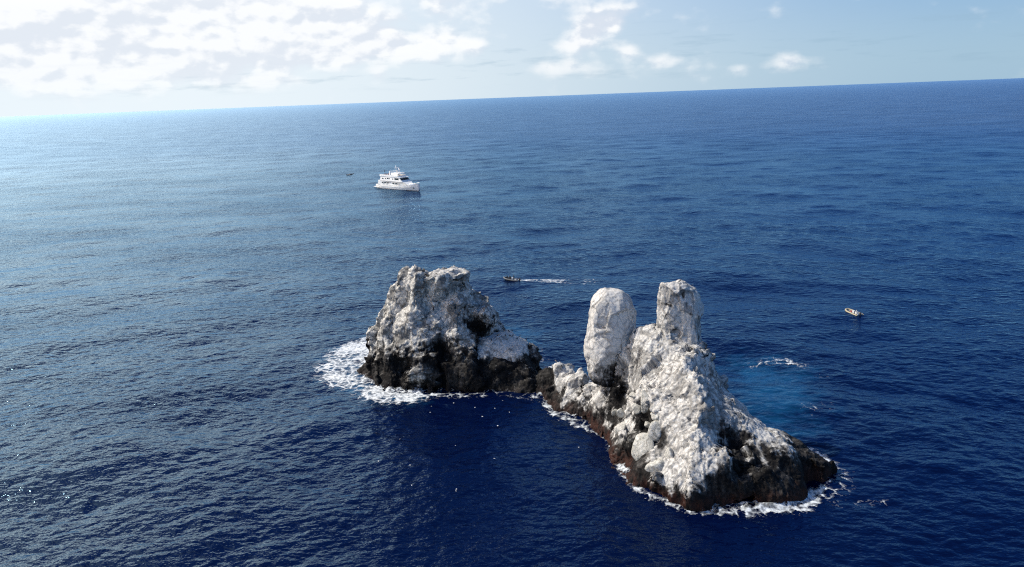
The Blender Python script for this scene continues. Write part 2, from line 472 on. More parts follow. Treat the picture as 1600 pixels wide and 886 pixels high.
RIGHT = [(-4, [(12.6, 128.6), (15.6, 121), (16.2, 115), (16.8, 106), (19.3, 99.3), (23, 96.6), (31.7, 94.8), (40, 95.4), (44.5, 99), (49.3, 102.6), (51, 106.5), (50, 111.5), (47, 115.4), (42.5, 120), (36.5, 125), (28, 130), (20, 133), (14, 132)]),
         (0, [(13.8, 128.4), (16.4, 121.4), (17.1, 115.1), (17.9, 106.3), (20.4, 100.3), (23.7, 97.7), (31.7, 96.0), (39.5, 96.6), (43.2, 99.9), (48, 103), (49.6, 106), (48.9, 110.3), (46.2, 114), (42, 119), (36, 124), (28, 129), (20, 132), (15, 131)]),
         (2.8, [(14.8, 128.2), (16.9, 121.2), (17.7, 115), (18.8, 107), (21.0, 101.3), (24.5, 98.4), (31.4, 96.9), (38.8, 97.6), (42.2, 100.8), (46.6, 104.2), (47.6, 107), (46.4, 110.3), (43.6, 113.6), (40.6, 117.6), (35, 123), (27.5, 128.3), (20, 131), (15.8, 130.5)]),
         (6.0, [(15.7, 128), (17.4, 121), (18.6, 115), (20.2, 107.6), (22.4, 102.6), (25.4, 99.0), (31.2, 98.4), (36.6, 99.8), (40.0, 103.4), (41.9, 108), (40.8, 113), (38.4, 116.2), (34, 122), (27, 127.5), (20, 130), (16.6, 130)]),
         (10, [(17.6, 127), (18.7, 121), (19.9, 116), (22.2, 110), (24.8, 105.0), (27.4, 102.2), (30.6, 103.6), (33.4, 108), (35.6, 113.4), (35.8, 117), (33, 121), (27, 125.5), (21, 127.5)]),
         (15, [(20, 125), (20.8, 120), (23.2, 115.2), (26.6, 110.8), (28.8, 109.0), (30.8, 112), (33.7, 117.6), (33, 120.5), (27, 124.5), (22.5, 126)]),
         (18.4, [(21.6, 124.8), (22, 121.6), (24.6, 118.8), (27.6, 116.4), (30.3, 115.8), (32.1, 117.6), (32.4, 120.5), (29, 123.5), (24.5, 125.2)]),
         (20.2, [(21.8, 124.8), (22.3, 122.4), (23.6, 121.4), (24.8, 122.0), (24.8, 124.2), (23.6, 125)])]
PINNACLE = [(14, [(24.8, 121.5), (26.2, 117.6), (29.5, 115.8), (32, 117), (33, 120), (31, 123), (27, 123.6)]),
            (21, [(25.2, 121.4), (26.3, 118.9), (29.5, 117.6), (31.7, 118.4), (32.2, 120.6), (30.5, 122.6), (27, 123)]),
            (26.4, [(24.8, 121), (25.8, 119.2), (29, 118.1), (31.8, 118.8), (32.3, 120.8), (30, 122.4), (27, 122.6)]),
            (28.3, [(25.4, 121), (26.2, 119.5), (28.6, 118.7), (29.6, 119.2), (29.8, 121), (29.0, 122.1), (27.2, 122.3)])]
SADDLE = [(-3, [(2.5, 143), (5.2, 139.2), (7.4, 132.6), (13, 127.6), (16, 121), (21, 124), (20, 131), (15.5, 138), (11.5, 144), (7, 150), (3, 151)]),
          (0, [(3, 143), (5.7, 139.9), (8.0, 133.5), (13.7, 128.5), (16.2, 122.4), (20, 124), (19, 130), (15, 136.5), (11, 142.5), (7, 148.5), (3, 150)]),
          (3, [(4.4, 145), (6.7, 141), (9.2, 135.5), (13.9, 130.3), (17, 126), (18, 129), (14.6, 135), (10.5, 141.5), (6.5, 148)]),
          (5.3, [(8.3, 144), (9.2, 141), (11.4, 137), (14.4, 132.8), (16.6, 129.5), (17, 131), (13.7, 136), (10.4, 141.8), (8.8, 144.6)])]


def add_attrs(V, zb, wid, patches=(), tide_top=2.0, seed=3, up=1.0, tk=1.0):
    """guano from height above a wandering splash line zb(V); patches (centre, radius, +-weight), some of them painted shade"""
    n = fbm(V / 3.1, 4, seed) * 2.2 + fbm(V * np.array((.9, .9, .25)), 3, seed + 5) * 2.0
    g = (V[:, 2] + n - zb(V)) / wid + .5
    g = np.clip(g, 0, 1)
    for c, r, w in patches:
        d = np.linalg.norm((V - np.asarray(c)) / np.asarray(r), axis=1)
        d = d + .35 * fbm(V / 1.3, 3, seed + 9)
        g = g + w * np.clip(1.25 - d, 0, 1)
    tide = tk * np.clip((tide_top + 1.2 * fbm(V / 1.7, 3, seed + 13) - V[:, 2]) / 1.6, 0, 1)
    return {'guano_shade': np.clip(g + .32 * np.clip(LAST['up'] - .35, -.7, .4) * up, 0, 1), 'tide': tide, 'tone': LAST['tone'], 'crack': LAST['crack']}  # droppings gather on tops; dark undersides also paint in shade


def interp_x(xs, zs):
    return lambda V: np.interp(V[:, 0], xs, zs)


def left_coarse(P):
    a, ed, _ = facets(P, (5.0, 5.0, 5.5), 11, .5, .26)
    b, ed2, _ = facets(P, 2.1, 12, .5, .3)
    return a * .8 + b * .75 + .5 * fbm(P / 4, 3, 5) - .35 * np.exp(-ed * 16)


def knob(P, N):
    F1, F2, D, r = voronoi(P / 1.25, 21)
    k1 = .55 * (.55 - F1) * (.6 + .5 * r[3])
    F1b, F2b, D, r2 = voronoi(P / .62, 22)
    k2 = .26 * (.55 - F1b) * (.8 + .6 * r2[3])
    low = np.clip((P[:, 2] - 1.5) / 6, .35, 1)
    return (k1 + k2) * low + .16 * fbm(P / .5, 2, 23) - .18 * np.exp(-(F2 - F1) * 10)


def field_left(gx, gy, gz, G):
    f = contour_field(LEFT, gx, gy, gz)
    f = smin(f, ellip(G, (-23.4, 157.2, 22.2), (1.9, 1.8, 2.0)), .7)
    f = smin(f, ellip(G, (-20.8, 157.4, 21.6), (1.7, 1.8, 1.5)), .7)
    f = smin(f, ellip(G, (-18.6, 154.0, 16.5), (4.4, 2.6, 5.6)), 1.5)
    f = smin(f, ellip(G, (-21.5, 147.6, 3.5), (3.2, 2.0, 3.6), .2), 1.0)
    f = smin(f, ellip(G, (-6.8, 153.2, 12.2), (2.0, 2.2, 5.0)), 1.0)
    f = smin(f, ellip(G, (-30.5, 154.5, 2.0), (3.0, 3.0, 4.2)), 1.0)
    f = np.maximum(f, -capsule(G, (-16.2, 145.0, -1), (-15.6, 148.0, 10), 1.1))
    f = np.maximum(f, -capsule(G, (-26.0, 147.0, -1), (-25.0, 150.3, 8), .8))
    f = np.maximum(f, -capsule(G, (-9.2, 145.2, 1), (-8.6, 149.2, 11), .9))
    f = np.maximum(f, -capsule(G, (-18.6, 155.0, 23.6), (-19.4, 161, 23.4), .9))
    return f


M_LEFT_PATCH = [((-20.6, 146.2, 3.6), (3.3, 3, 2.6), .9), ((-7.6, 153.0, 13.6), (5.2, 4.5, 5.6), -.52), ((-9.5, 152, 10), (3, 3, 3), -.4),  # right shoulder has fewer droppings, plus its shade painted in
                ((-16, 147.2, 9), (1.2, 3, 3.5), -.9), ((-26, 149, 7), (1.5, 2, 2), -.4)]  # darker down the two carved gullies
V, Q = rock_mesh((-39, 140, -4), (10, 174, 27), .25, field_left, left_coarse, lambda P, N: .75 * knob(P, N), cuts=(((3.0, 3.0, 3.4), 108, .5), ((1.3, 1.3, 1.5), 109, .6)))
at = add_attrs(V, interp_x([-36, -30, -22, -15, -8, 6], [6.0, 7.2, 8.6, 9.6, 9.6, 7.8]), 7.5, M_LEFT_PATCH, .9, seed=3, tk=.35)
left_stack = tag(mesh_np('sea_stack', V, Q, M_ROCK, None, at), 'broad knobbly white topped sea rock with black base and foam on its left flank', 'sea rock')


def dome_field(gx, gy, gz, G):
    return np.maximum(smin(ellip(G, (-14.5, 156.2, 21.3), (4.1, 3.1, 3.4)), ellip(G, (-13.2, 156.0, 21.4), (2.6, 2.6, 3.2)), .6), (G[2] - 23.9 - .12 * (G[0] + 14)) * .9 + 0 * G[1])


def dome_fine(P, N): return .5 * knob(P, N) + .12 * fbm(P / .7, 3, 51)


V, Q = rock_mesh((-20, 151, 16), (-9, 161, 26), .22, dome_field, lambda P: .45 * facets(P, 2.4, 31, .42, .28)[0] + .3 * fbm(P / 2, 3, 6), dome_fine, cuts=(((2.2, 2.2, 2.2), 112, .4), ((.9, .9, .9), 113, .5)))
o = mesh_np('summit_block', V, Q, M_ROCK2, left_stack, {'guano_shade': np.full(len(V), 1.0), 'tide': np.zeros(len(V)), 'tone': LAST['tone'] * .6, 'crack': LAST['crack']})
o['label'] = 'smoother bright white block on the summit'

V, Q = rock_mesh((-13, 140, -2), (9, 165, 13), .25, lambda gx, gy, gz, G: contour_field(LEDGE, gx, gy, gz),
                 lambda P: .5 * facets(P, (3.4, 3.4, 3.0), 33, .45, .3)[0] + .35 * fbm(P / 3, 3, 7) - .3 * np.exp(-facets(P, 3.0, 33)[1] * 14), lambda P, N: .3 * knob(P, N), cuts=(((2.6, 2.6, 2.6), 110, .7), ((1.1, 1.1, 1.2), 111, .6)))
at = add_attrs(V, lambda V: np.full(len(V), 6.3), 3.5, [((-2, 153, 8.5), (6, 6, 2.2), .6)], .4, seed=8)
o = mesh_np('ledge', V, Q, M_ROCK2, left_stack, at); o['label'] = 'flat white shelf on the right shoulder'


def right_coarse(P):
    a, ed, _ = facets(P, (4.4, 4.4, 6.0), 41, .5, .25)
    b, ed2, _ = facets(P, (1.9, 1.9, 2.6), 42, .55, .32)
    low = np.clip((P[:, 2] - 3) / 6, 0, 1)
    flute = ridged(P * np.array((.45, .45, .07)), 3, 44)
    return a * .9 + b * .22 + .9 * (ridged(P / np.array((6, 6, 8)), 3, 43) - .3) + .45 * flute * (1 - .3 * low) - .4 * np.exp(-ed * 16)


def right_fine(P, N):
    b, ed, r = facets(P, (.9, .9, 1.2), 46, .55, .4)
    c, ed2, r2 = facets(P, (.45, .45, .55), 47, .5, .4)
    flute = ridged(P * np.array((1.3, 1.3, .16)), 3, 48)
    low = np.clip((P[:, 2] - 2.5) / 6, 0, 1)
    return (b * .16 + c * .13 - .14 * np.exp(-ed * 14)) * (.45 + .55 * low) + .24 * flute * (1 - .2 * low) + .05 * fbm(P / .5, 2, 49)


def field_right(gx, gy, gz, G):
    f = contour_field(RIGHT, gx, gy, gz)
    f = smin(f, ellip(G, (47.0, 106.8, .2), (3.4, 3.8, 3.0), .5), .8)
    f = smin(f, capsule(G, (29.0, 110.2, 15), (26.6, 101.6, 4.5), .9), 1.4)        # sunlit rib
    f = smin(f, capsule(G, (35.0, 111, 9.5), (39.6, 102.5, 3), 1.0), 1.4)
    f = smin(f, capsule(G, (22.7, 124.0, 19.4), (23.9, 123.6, 19.2), 1.15), .8)
    f = np.maximum(f, -ellip(G, (25.6, 107.2, 12.6), (1.9, 1.4, 3.6), -.5))     # hollow slab left of the rib
    f = np.maximum(f, -ellip(G, (17.6, 119.5, 8.0), (2.0, 3.0, 2.6)))               # dark alcove under the tall boulder
    f = np.maximum(f, -ellip(G, (21.0, 112.3, 8.6), (1.7, 2.2, 2.6)))
    f = np.maximum(f, -capsule(G, (19.5, 101.5, -1), (20.5, 106.5, 6.5), .45))
    f = np.maximum(f, -capsule(G, (34, 98.0, 0), (33.4, 105.5, 9), .6))
    f = np.maximum(f, -capsule(G, (26.0, 117.6, 19.4), (32.0, 115.2, 16.6), .45))     # dark joint across the foot of the pinnacle
    f = np.maximum(f, -capsule(G, (22.2, 119.6, 18.5), (21.4, 115.4, 11.5), .5))
    return f


V, Q = rock_mesh((10, 92, -3.5), (54, 136, 24), .21, field_right, right_coarse, right_fine, cuts=(((6.5, 6.5, 8.5), 100, .45), ((3.4, 3.4, 4.4), 101, .75), ((1.7, 1.7, 2.1), 102, .8), ((.8, .8, .9), 103, .75)))
zb = interp_x([14, 19, 24.5, 27.5, 29.5, 33, 38, 43, 46, 50], [3.2, 2.6, 2.8, 4.2, 7.3, 7.8, 6.8, 5.4, 8.5, 12.0])
at = add_attrs(V, zb, 3.6, [((17.6, 121.5, 7.6), (3.0, 5.5, 5.0), -1.25), ((20.5, 112, 7), (2.2, 3.5, 3.5), -.5), ((34.5, 108, 9), (4.2, 6, 5), -.34), ((33, 113.5, 14.5), (2.5, 4, 4.5), -.3), ((19.6, 108, 3.6), (3.0, 7, 4.2), -1.0), ((21.6, 112.5, 7.5), (2.2, 3.6, 2.8), -1.0), ((22.8, 106.5, 7), (1.5, 2.6, 1.8), -.9), ((21.5, 121, 14.5), (.6, 4, 4.5), -.6), ((27.0, 117.0, 18.9), (1.0, 2, .45), -.75), ((28.6, 116.5, 18.2), (1.0, 2, .45), -.75), ((30.2, 115.9, 17.4), (1.0, 2, .45), -.75), ((31.4, 115.4, 16.9), (.9, 2, .45), -.75), ((29.2, 113.6, 16.6), (.35, 2, 1.4), -.55), ((26.4, 114, 14.6), (.4, 2.5, 1.8), -.45), ((37.2, 101.5, 5), (.5, 3, 3.5), .5), ((31.6, 98.4, 5.4), (.35, 2.5, 3.0), .55), ((34.6, 99.0, 6), (.3, 2.5, 3.2), .55), ((29.0, 99.0, 5.6), (.4, 2.5, 2.6), .5), ((40.6, 104, 3.6), (.3, 2.5, 2.2), .45)], 2.6, seed=4)  # dark patches paint shade in alcove, gaps and right flank; rest are joints, drips
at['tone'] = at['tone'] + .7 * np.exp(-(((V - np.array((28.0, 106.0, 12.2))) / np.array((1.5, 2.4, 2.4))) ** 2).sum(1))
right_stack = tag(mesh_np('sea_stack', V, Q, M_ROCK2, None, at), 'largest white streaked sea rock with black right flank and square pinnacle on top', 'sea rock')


def field_pin(gx, gy, gz, G):
    f = contour_field(PINNACLE, gx, gy, gz)
    f = np.maximum(f, -capsule(G, (24.6, 118.9, 24.9), (27.2, 118.2, 25.2), .42))      # brow shadow slot
    f = np.maximum(f, -capsule(G, (27.8, 118.2, 28.6), (30.4, 117.0, 22.4), .25))      # diagonal crack
    f = np.maximum(f, -capsule(G, (24.4, 119.6, 23.0), (25.6, 118.8, 23.2), .5))
    return f


V, Q = rock_mesh((22, 113, 14), (36, 126, 30.5), .18, field_pin,
                 lambda P: .55 * facets(P, (2.2, 2.2, 3.0), 61, .42, .26)[0] + .25 * fbm(P / 2, 3, 62), lambda P, N: .8 * right_fine(P, N), 1.6, cuts=(((2.4, 2.4, 3.4), 104, .75), ((1.0, 1.0, 1.4), 105, .65)))
at = add_attrs(V, lambda V: np.full(len(V), 2.0), 3.5, [((32, 117.5, 20), (1.4, 2.0, 5), -.55), ((25.9, 118.7, 25.0), (1.5, 1.4, .38), -.7), ((28.1, 118.2, 28.0), (.3, 1.6, .9), -.6), ((28.7, 118.0, 26.6), (.3, 1.6, 1.0), -.6), ((29.3, 117.7, 25.0), (.3, 1.6, 1.0), -.6), ((29.9, 117.4, 23.5), (.3, 1.6, 1.0), -.6), ((27, 118.0, 20.6), (1.0, 1.6, .4), -.6), ((25.5, 119.2, 22.8), (.8, 1.4, .35), -.5)], seed=5)  # brow slot and right edge painted dark as shade; thin ones are cracks
o = mesh_np('pinnacle', V, Q, M_ROCK2, right_stack, at); o['label'] = 'square cracked pinnacle rising from the top'

V, Q = rock_mesh((0, 118, -3), (24, 153, 9), .21, lambda gx, gy, gz, G: np.maximum(smin(smin(contour_field(SADDLE, gx, gy, gz), ellip(G, (9.4, 141.4, 4.3), (1.9, 2.4, 2.2)), .8), ellip(G, (12.4, 136.2, 4.6), (2.2, 2.0, 1.7)), .8), -ellip(G, (13.0, 130.6, 3.4), (1.1, 1.3, 1.0))),
                 lambda P: .6 * facets(P, (2.6, 2.6, 2.8), 71, .55, .34)[0] + .5 * fbm(P / 2.5, 3, 72), lambda P, N: right_fine(P, N) + .25 * knob(P, N), cuts=(((1.9, 1.9, 2.2), 106, .75), ((.8, .8, .9), 107, .6)))
at = add_attrs(V, interp_x([3, 7.6, 8.6, 14, 20], [7.5, 6.5, 2.7, 3.0, 4.0]), 2.6, [((9.6, 138.6, 4.0), (2.4, 2.4, 2.4), .6)], 1.8, seed=6, tk=.6)
tag(mesh_np('rock_ridge', V, Q, M_ROCK2, None, at), 'low broken saddle of rock joining the two high sea rocks', 'sea rock')

# the tall smooth boulder standing on the ridge
EGG = [(7.6, 14.0, 19.0), (10.2, 13.6, 19.8), (13.0, 13.35, 21.0), (16.5, 13.2, 21.9), (19.5, 13.5, 22.3), (21.8, 13.8, 22.1), (23.8, 14.3, 21.3), (25.2, 14.9, 20.2), (25.8, 15.7, 19.4)]


def egg_levels():
    out = []
    for z, x0, x1 in EGG:
        a = (x1 - x0) / 2; c = (x0 + x1) / 2
        b = a * .92 + .2
        out.append((z, [(c + a * math.copysign(abs(math.cos(q)) ** .75, math.cos(q)), 127.0 + b * math.copysign(abs(math.sin(q)) ** .9, math.sin(q))) for q in np.linspace(0, 2 * math.pi, 20, endpoint=False)]))
    return out


def field_egg(gx, gy, gz, G):
    f = contour_field(egg_levels(), gx, gy, gz, .9)
    f = np.maximum(f, -ellip(G, (14.6, 123.2, 19.8), (1.5, 1.3, .5), .1))
    f = np.maximum(f, -ellip(G, (19.4, 122.6, 13.2), (2.0, 1.3, 2.4), .2))
    return f


V, Q = rock_mesh((11, 120, 8), (25, 134, 27), .18, field_egg, lambda P: .42 * fbm(P / 2.6, 3, 82) + .22 * facets(P, (1.8, 1.8, 2.4), 83, .5, .3)[0],
                 lambda P, N: -.45 * np.exp(-(((P - np.array((14.9, 122.9, 19.9 ))) / np.array((1.2, 1.8, .5))) ** 2).sum(1)) + .10 * fbm(P / .9, 4, 84) + .06 * facets(P, .9, 85)[0], cuts=(((4.2, 4.2, 5.5), 123, .42), ((1.5, 1.5, 2.0), 121, .45)))
at = add_attrs(V, interp_x([13, 17, 21], [9.6, 10.8, 13.4]), 5.0, [((19.5, 122.5, 12.5), (2.6, 2, 2.6), -.45), ((14.9, 123.6, 19.7), (1.1, 1.5, .45), -.35), ((14.2, 124.5, 13), (.7, 1.5, 3), -.25)], seed=7)  # shade of the lower part and brow hollow painted in
at['crack'] *= .7; at['tone'] *= .9
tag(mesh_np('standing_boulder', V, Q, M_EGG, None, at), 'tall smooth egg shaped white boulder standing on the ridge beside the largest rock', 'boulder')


# ------------------------------------------------------------------ sea
NW = 84
_rw = np.random.RandomState(5)
lam = np.exp(_rw.uniform(math.log(1.3), math.log(70), NW))
th = R(-90) + _rw.normal(0, R(42), NW) + R(-12)
kx, ky = 2 * math.pi / lam * np.cos(th), 2 * math.pi / lam * np.sin(th)
slope = .0148 * np.where(lam < 5, 1.35, 1.0) * np.where(lam > 14, .72, 1.0)
amp = slope * lam / (2 * math.pi); ph = _rw.uniform(0, 2 * math.pi, NW)


def spacing(r): return np.maximum(.30, .0036 * r)


def sea_z(x, y):
    r = np.sqrt(x * x + y * y); sp = spacing(r)
    ang = np.abs(np.arctan2(x, y)); edge = np.clip((R(50) - ang) / R(5), 0, 1) * np.clip((9000 - r) / 4000, 0, 1) * np.clip((r - 26) / 8, 0, 1)
    gust = 1 + .45 * fbm(np.stack((x / 90, y / 45, x * 0), -1).reshape(-1, 3), 3, 77).reshape(x.shape)
    z = np.zeros_like(x)
    for l, a, b, c, p in zip(lam, kx, ky, amp, ph):
        q = a * x + b * y + p
        w = np.clip(l / sp / 3 - .6, 0, 1)
        g = gust if l < 12 else 1
        z += w * c * g * (np.sin(q) + .12 * np.cos(2 * q))
    return z * edge


def in_poly_soft(x, y, poly, soft): return np.clip(.5 - poly_sd(x, y, poly) / soft, 0, 1)


def coast(x, y): return np.minimum.reduce([poly_sd(x, y, LEFT[1][1]), poly_sd(x, y, RIGHT[1][1]), poly_sd(x, y, SADDLE[1][1])])


# foam and aerated water areas (plan outlines, metres)
FOAM_LEFT = [(-46.5, 163), (-46, 171), (-42, 180), (-37, 186), (-34, 176), (-34.5, 162), (-33, 155), (-27, 146.5), (-19, 143.5), (-21, 139.5), (-28, 138.5), (-33, 142.5), (-39, 150), (-44, 156)]
AERATED = [(FOAM_LEFT, 8, .55),
           ([(44, 117), (49, 119), (56, 128), (62, 143), (60, 158), (50, 158), (46, 146), (43, 131), (41, 121)], 13, .66),
           ([(-2, 168), (4, 172), (7, 182), (1, 190), (-6, 184), (-8, 174)], 7, .45),
           ([(8, 148), (14, 146), (19, 137), (23, 140), (18, 152), (11, 158)], 6, .40)]


def sea_material():
    mt = bpy.data.materials.new('sea_water'); mt.use_nodes = True
    t = NT(mt.node_tree); b = t.n['Principled BSDF']
    geo = t.new('ShaderNodeNewGeometry'); pos = geo.outputs['Position']
    ae = t.new('ShaderNodeAttribute', attribute_name='aerated').outputs['Fac']
    an = t.noise(t.vmath('MULTIPLY', pos, (.6, 1.2, 1)), .22, 6, .65)
    am = t.smooth(t.math('ADD', ae, t.math('MULTIPLY', t.math('SUBTRACT', an, .5), 2.0)), .10, .95)
    am = t.math('MULTIPLY', am, t.smooth(ae, 0, .12))
    col = t.mix(am, (.0004, .0028, .0225), (.005, .050, .120))
    t.n.remove(b)
    body = t.new('ShaderNodeBsdfDiffuse'); t.l.new(col, body.inputs['Color'])
    refl = t.new('ShaderNodeBsdfGlossy', distribution='GGX')
    t.l.new(t.mix(t.smooth(t.vmath('LENGTH', pos).node.outputs['Value'], 300, 2500), (.44, .74, 1.0), (.46, .75, 1.0)), refl.inputs['Color'])
    fr = t.new('ShaderNodeFresnel'); fr.inputs['IOR'].default_value = 1.333
    mx = t.new('ShaderNodeMixShader'); kf = t.smooth(t.vmath('LENGTH', pos).node.outputs['Value'], 140, 1500, 1.0, .78); t.l.new(t.math('MULTIPLY', fr.outputs[0], kf), mx.inputs[0]); t.l.new(body.outputs[0], mx.inputs[1]); t.l.new(refl.outputs[0], mx.inputs[2])
    t.l.new(mx.outputs[0], t.n['Material Output'].inputs['Surface'])
    # far offshore the ripples are finer than the mesh can hold: they become roughness of the surface
    dist = t.vmath('LENGTH', pos); dist = dist.node.outputs['Value']
    patch = t.noise(t.vmath('MULTIPLY', pos, (.25, 1, 1)), .012, 5, .6)
    far = t.smooth(dist, 120, 1400, .08, .38)
    t.l.new(t.math('ADD', far, t.math('MULTIPLY', t.math('SUBTRACT', patch, .5), .16)), refl.inputs['Roughness'])
    # ripples under the mesh's own waves; stretched across the wind, stronger in gust patches
    mp = t.new('ShaderNodeMapping'); mp.inputs['Rotation'].default_value = (0, 0, R(12)); mp.inputs['Scale'].default_value = (.62, 1.0, 1.0)
    t.l.new(pos, mp.inputs['Vector'])
    r1 = t.noise(mp.outputs[0], .8, 3, .5, 2.1)
    r2 = t.noise(mp.outputs[0], .28, 3, .5, 2.0)
    gust = t.smooth(t.noise(t.vmath('MULTIPLY', pos, (.5, 1, 1)), .018, 4, .6), .34, .66, .65, 1.2)
    hh = t.math('ADD', t.math('MULTIPLY', r1, 1.0), t.math('MULTIPLY', r2, .8))
    bp = t.new('ShaderNodeBump'); bp.inputs['Distance'].default_value = .9
    t.l.new(t.math('MULTIPLY', gust, .51), bp.inputs['Strength'])
    t.l.new(hh, bp.inputs['Height'])
    for q in (refl, fr): t.l.new(bp.outputs[0], q.inputs['Normal'])
    return mt


M_SEA = sea_material()


def build_sea():
    half = R(52); nt = 620
    T = np.linspace(-half, half, nt)
    rr = [24.0]
    while rr[-1] < 1100: rr.append(rr[-1] + max(.30, .0036 * rr[-1]) * (1.0 if rr[-1] > 70 else 2.2))
    while rr[-1] < 90000: rr.append(rr[-1] * 1.03)
    rr = np.array(rr)
    TT, RR = np.meshgrid(T, rr, indexing='ij')
    x = RR * np.sin(TT); y = RR * np.cos(TT)
    z = sea_z(x, y)
    ae = np.zeros_like(x)
    near = (RR < 260) & (RR > 80)
    for poly, soft, k in AERATED:
        ae[near] = np.maximum(ae[near], k * np.clip(.6 - poly_sd(x[near], y[near], poly) / soft, 0, 1))
    n0, n1 = x.shape
    idx = np.arange(n0 * n1).reshape(n0, n1)
    F1 = np.stack((idx[:-1, :-1], idx[:-1, 1:], idx[1:, 1:], idx[1:, :-1]), -1).reshape(-1, 4)[:, ::-1]
    V1 = np.stack((x, y, z), -1).reshape(-1, 3)
    # the rest of the ring, coarse: same edge columns, behind the viewpoint
    T2 = np.linspace(half, 2 * math.pi - half, 61)
    r2 = rr
    T2g, R2g = np.meshgrid(T2, r2, indexing='ij')
    V2 = np.stack((R2g * np.sin(T2g), R2g * np.cos(T2g), np.zeros_like(R2g)), -1).reshape(-1, 3)
    m0, m1 = T2g.shape; id2 = np.arange(m0 * m1).reshape(m0, m1) + len(V1)
    F2 = np.stack((id2[:-1, :-1], id2[:-1, 1:], id2[1:, 1:], id2[1:, :-1]), -1).reshape(-1, 4)[:, ::-1]
    # disc under the viewpoint
    c = len(V1) + len(V2)
    ring = np.concatenate((idx[:, 0], id2[:, 0]))
    F3 = np.stack((np.full(len(ring) - 1, c), ring[:-1], ring[:-1], ring[1:]), -1)
    Vall = np.concatenate((V1, V2, np.array([[0, 0, 0.]])))
    Fall = np.concatenate((F1, F2))
    o = mesh_np('sea', Vall, Fall, M_SEA, None, {'aerated': np.concatenate((ae.ravel(), np.zeros(len(V2) + 1)))})
    tag(o, 'deep blue rippled ocean reaching to the horizon', None, None, 'structure')
    return o


build_sea()


# ------------------------------------------------------------------ foam
FOAM_PATCH = [  # outline, softness, strength
    (FOAM_LEFT, 5.0, .80),
    ([(-31, 146), (-26, 145.5), (-23, 144.5), (-24, 141), (-29, 141)], 2.5, .55),
    ([(-19, 143.8), (-10, 143.2), (0, 143.2), (5, 139.5), (4, 137.5), (-3, 140.2), (-12, 140.2), (-19, 141)], 1.6, .42),
    ([(6, 139), (8.2, 132), (13, 127.6), (15.5, 122), (14.4, 121.4), (11.5, 125), (7, 130.5), (5, 136)], 1.6, .58),
    ([(16.2, 122), (17, 114), (17.6, 107), (20, 100.4), (18.6, 99.6), (16.4, 105.6), (15.7, 113), (14.6, 121)], 1.4, .58),
    ([(20, 100.6), (23.6, 98), (31.7, 96.3), (39.5, 96.8), (43.4, 100), (45.5, 98), (42, 94.6), (33, 93.9), (24, 95), (19, 99)], 1.8, .66),
    ([(43, 100), (48, 103), (49.6, 106), (49, 111), (46.3, 114.4), (49, 115.5), (52.2, 111), (52.8, 105), (50.5, 99), (46, 97)], 2.2, .58),
    ([(46, 97.4), (54, 97.2), (55, 95.4), (46, 94.6)], 1.4, .42),
    ([(52.0, 153.8), (58.9, 156.6), (63.8, 152), (65.5, 144.5), (64.2, 144), (62.6, 150.4), (58.7, 155.2), (52.3, 152.9)], 2.6, .42),
    ([(54.5, 131.5), (60.5, 130.6), (60.0, 128.4), (54.6, 126.5)], 3.0, .46),
    ([(-6, 170), (-1, 165), (3, 161), (6, 163), (5, 172), (2, 180), (-4, 182)], 4, .40),
    ([(5, 154), (8, 150), (13, 144), (17, 138), (20, 133), (22, 136), (19, 144), (14, 152), (9, 158)], 2.4, .72),
]


def lace(P, seed):
    W2 = P + .9 * np.stack([fbm(P / 3.0 + 11 * q, 3, seed + q) for q in range(3)], 1) * np.array((1, 1, 0))
    F1, F2, _, _ = voronoi(W2 / np.array((2.1, 2.1, 1)), seed + 5)
    G1, G2, _, _ = voronoi(W2 / np.array((.85, .85, 1)), seed + 6)
    web = .62 * np.exp(-(F2 - F1) * 6) + .38 * np.exp(-(G2 - G1) * 6)
    return .70 * web + .38 * (.5 + .8 * fbm(P / .8, 3, seed + 7)) + .34 * fbm(P / 7.0, 2, seed + 8)


def foam_sheet(name, x0, x1, y0, y1, h, dens, mat, seed, lift=None):
    gx = np.arange(x0, x1, h); gy = np.arange(y0, y1, h)
    X, Y = np.meshgrid(gx, gy, indexing='ij')
    D = dens(X, Y)
    on = D > .02
    keep = np.zeros(X.shape, bool)
    P = np.stack((X[on], Y[on], np.full(on.sum(), .5)), 1)
    keep[on] = lace(P, seed) > .96 - D[on]
    c = keep[:-1, :-1]
    I, J = np.nonzero(c)
    n1 = len(gy)
    quad = np.stack((I * n1 + J, (I + 1) * n1 + J, (I + 1) * n1 + J + 1, I * n1 + J + 1), 1)
    FD = np.zeros(X.shape); FD[on] = lace(P, seed) - 1.06 + D[on]
    used, inv = np.unique(quad.ravel(), return_inverse=True)
    vx = X.ravel()[used]; vy = Y.ravel()[used]
    rs = np.random.RandomState(seed)
    vx = vx + rs.uniform(-.35, .35, len(vx)) * h; vy = vy + rs.uniform(-.35, .35, len(vx)) * h
    vz = sea_z(vx, vy) + .07
    if lift is not None: vz = vz + lift(vx, vy)
    return mesh_np(name, np.stack((vx, vy, vz), 1), inv.reshape(-1, 4), mat, None, {'thick': FD.ravel()[used]})


def foam_material():
    mt = principled('white_foam', (.74, .78, .80), .7, noise=.10, nscale=1.2)
    t = NT(mt.node_tree); b = t.n['Principled BSDF']
    pos = t.new('ShaderNodeNewGeometry').outputs['Position']
    # bubbles thin out: the water shows between them
    th = t.new('ShaderNodeAttribute', attribute_name='thick').outputs['Fac']
    al = t.math('MULTIPLY', t.smooth(th, -.10, .30, .10, 1.0), t.smooth(t.noise(pos, 1.5, 6, .65), .36, .60, .35, 1.0))
    t.l.new(al, b.inputs['Alpha'])
    return mt


M_FOAM = foam_material()


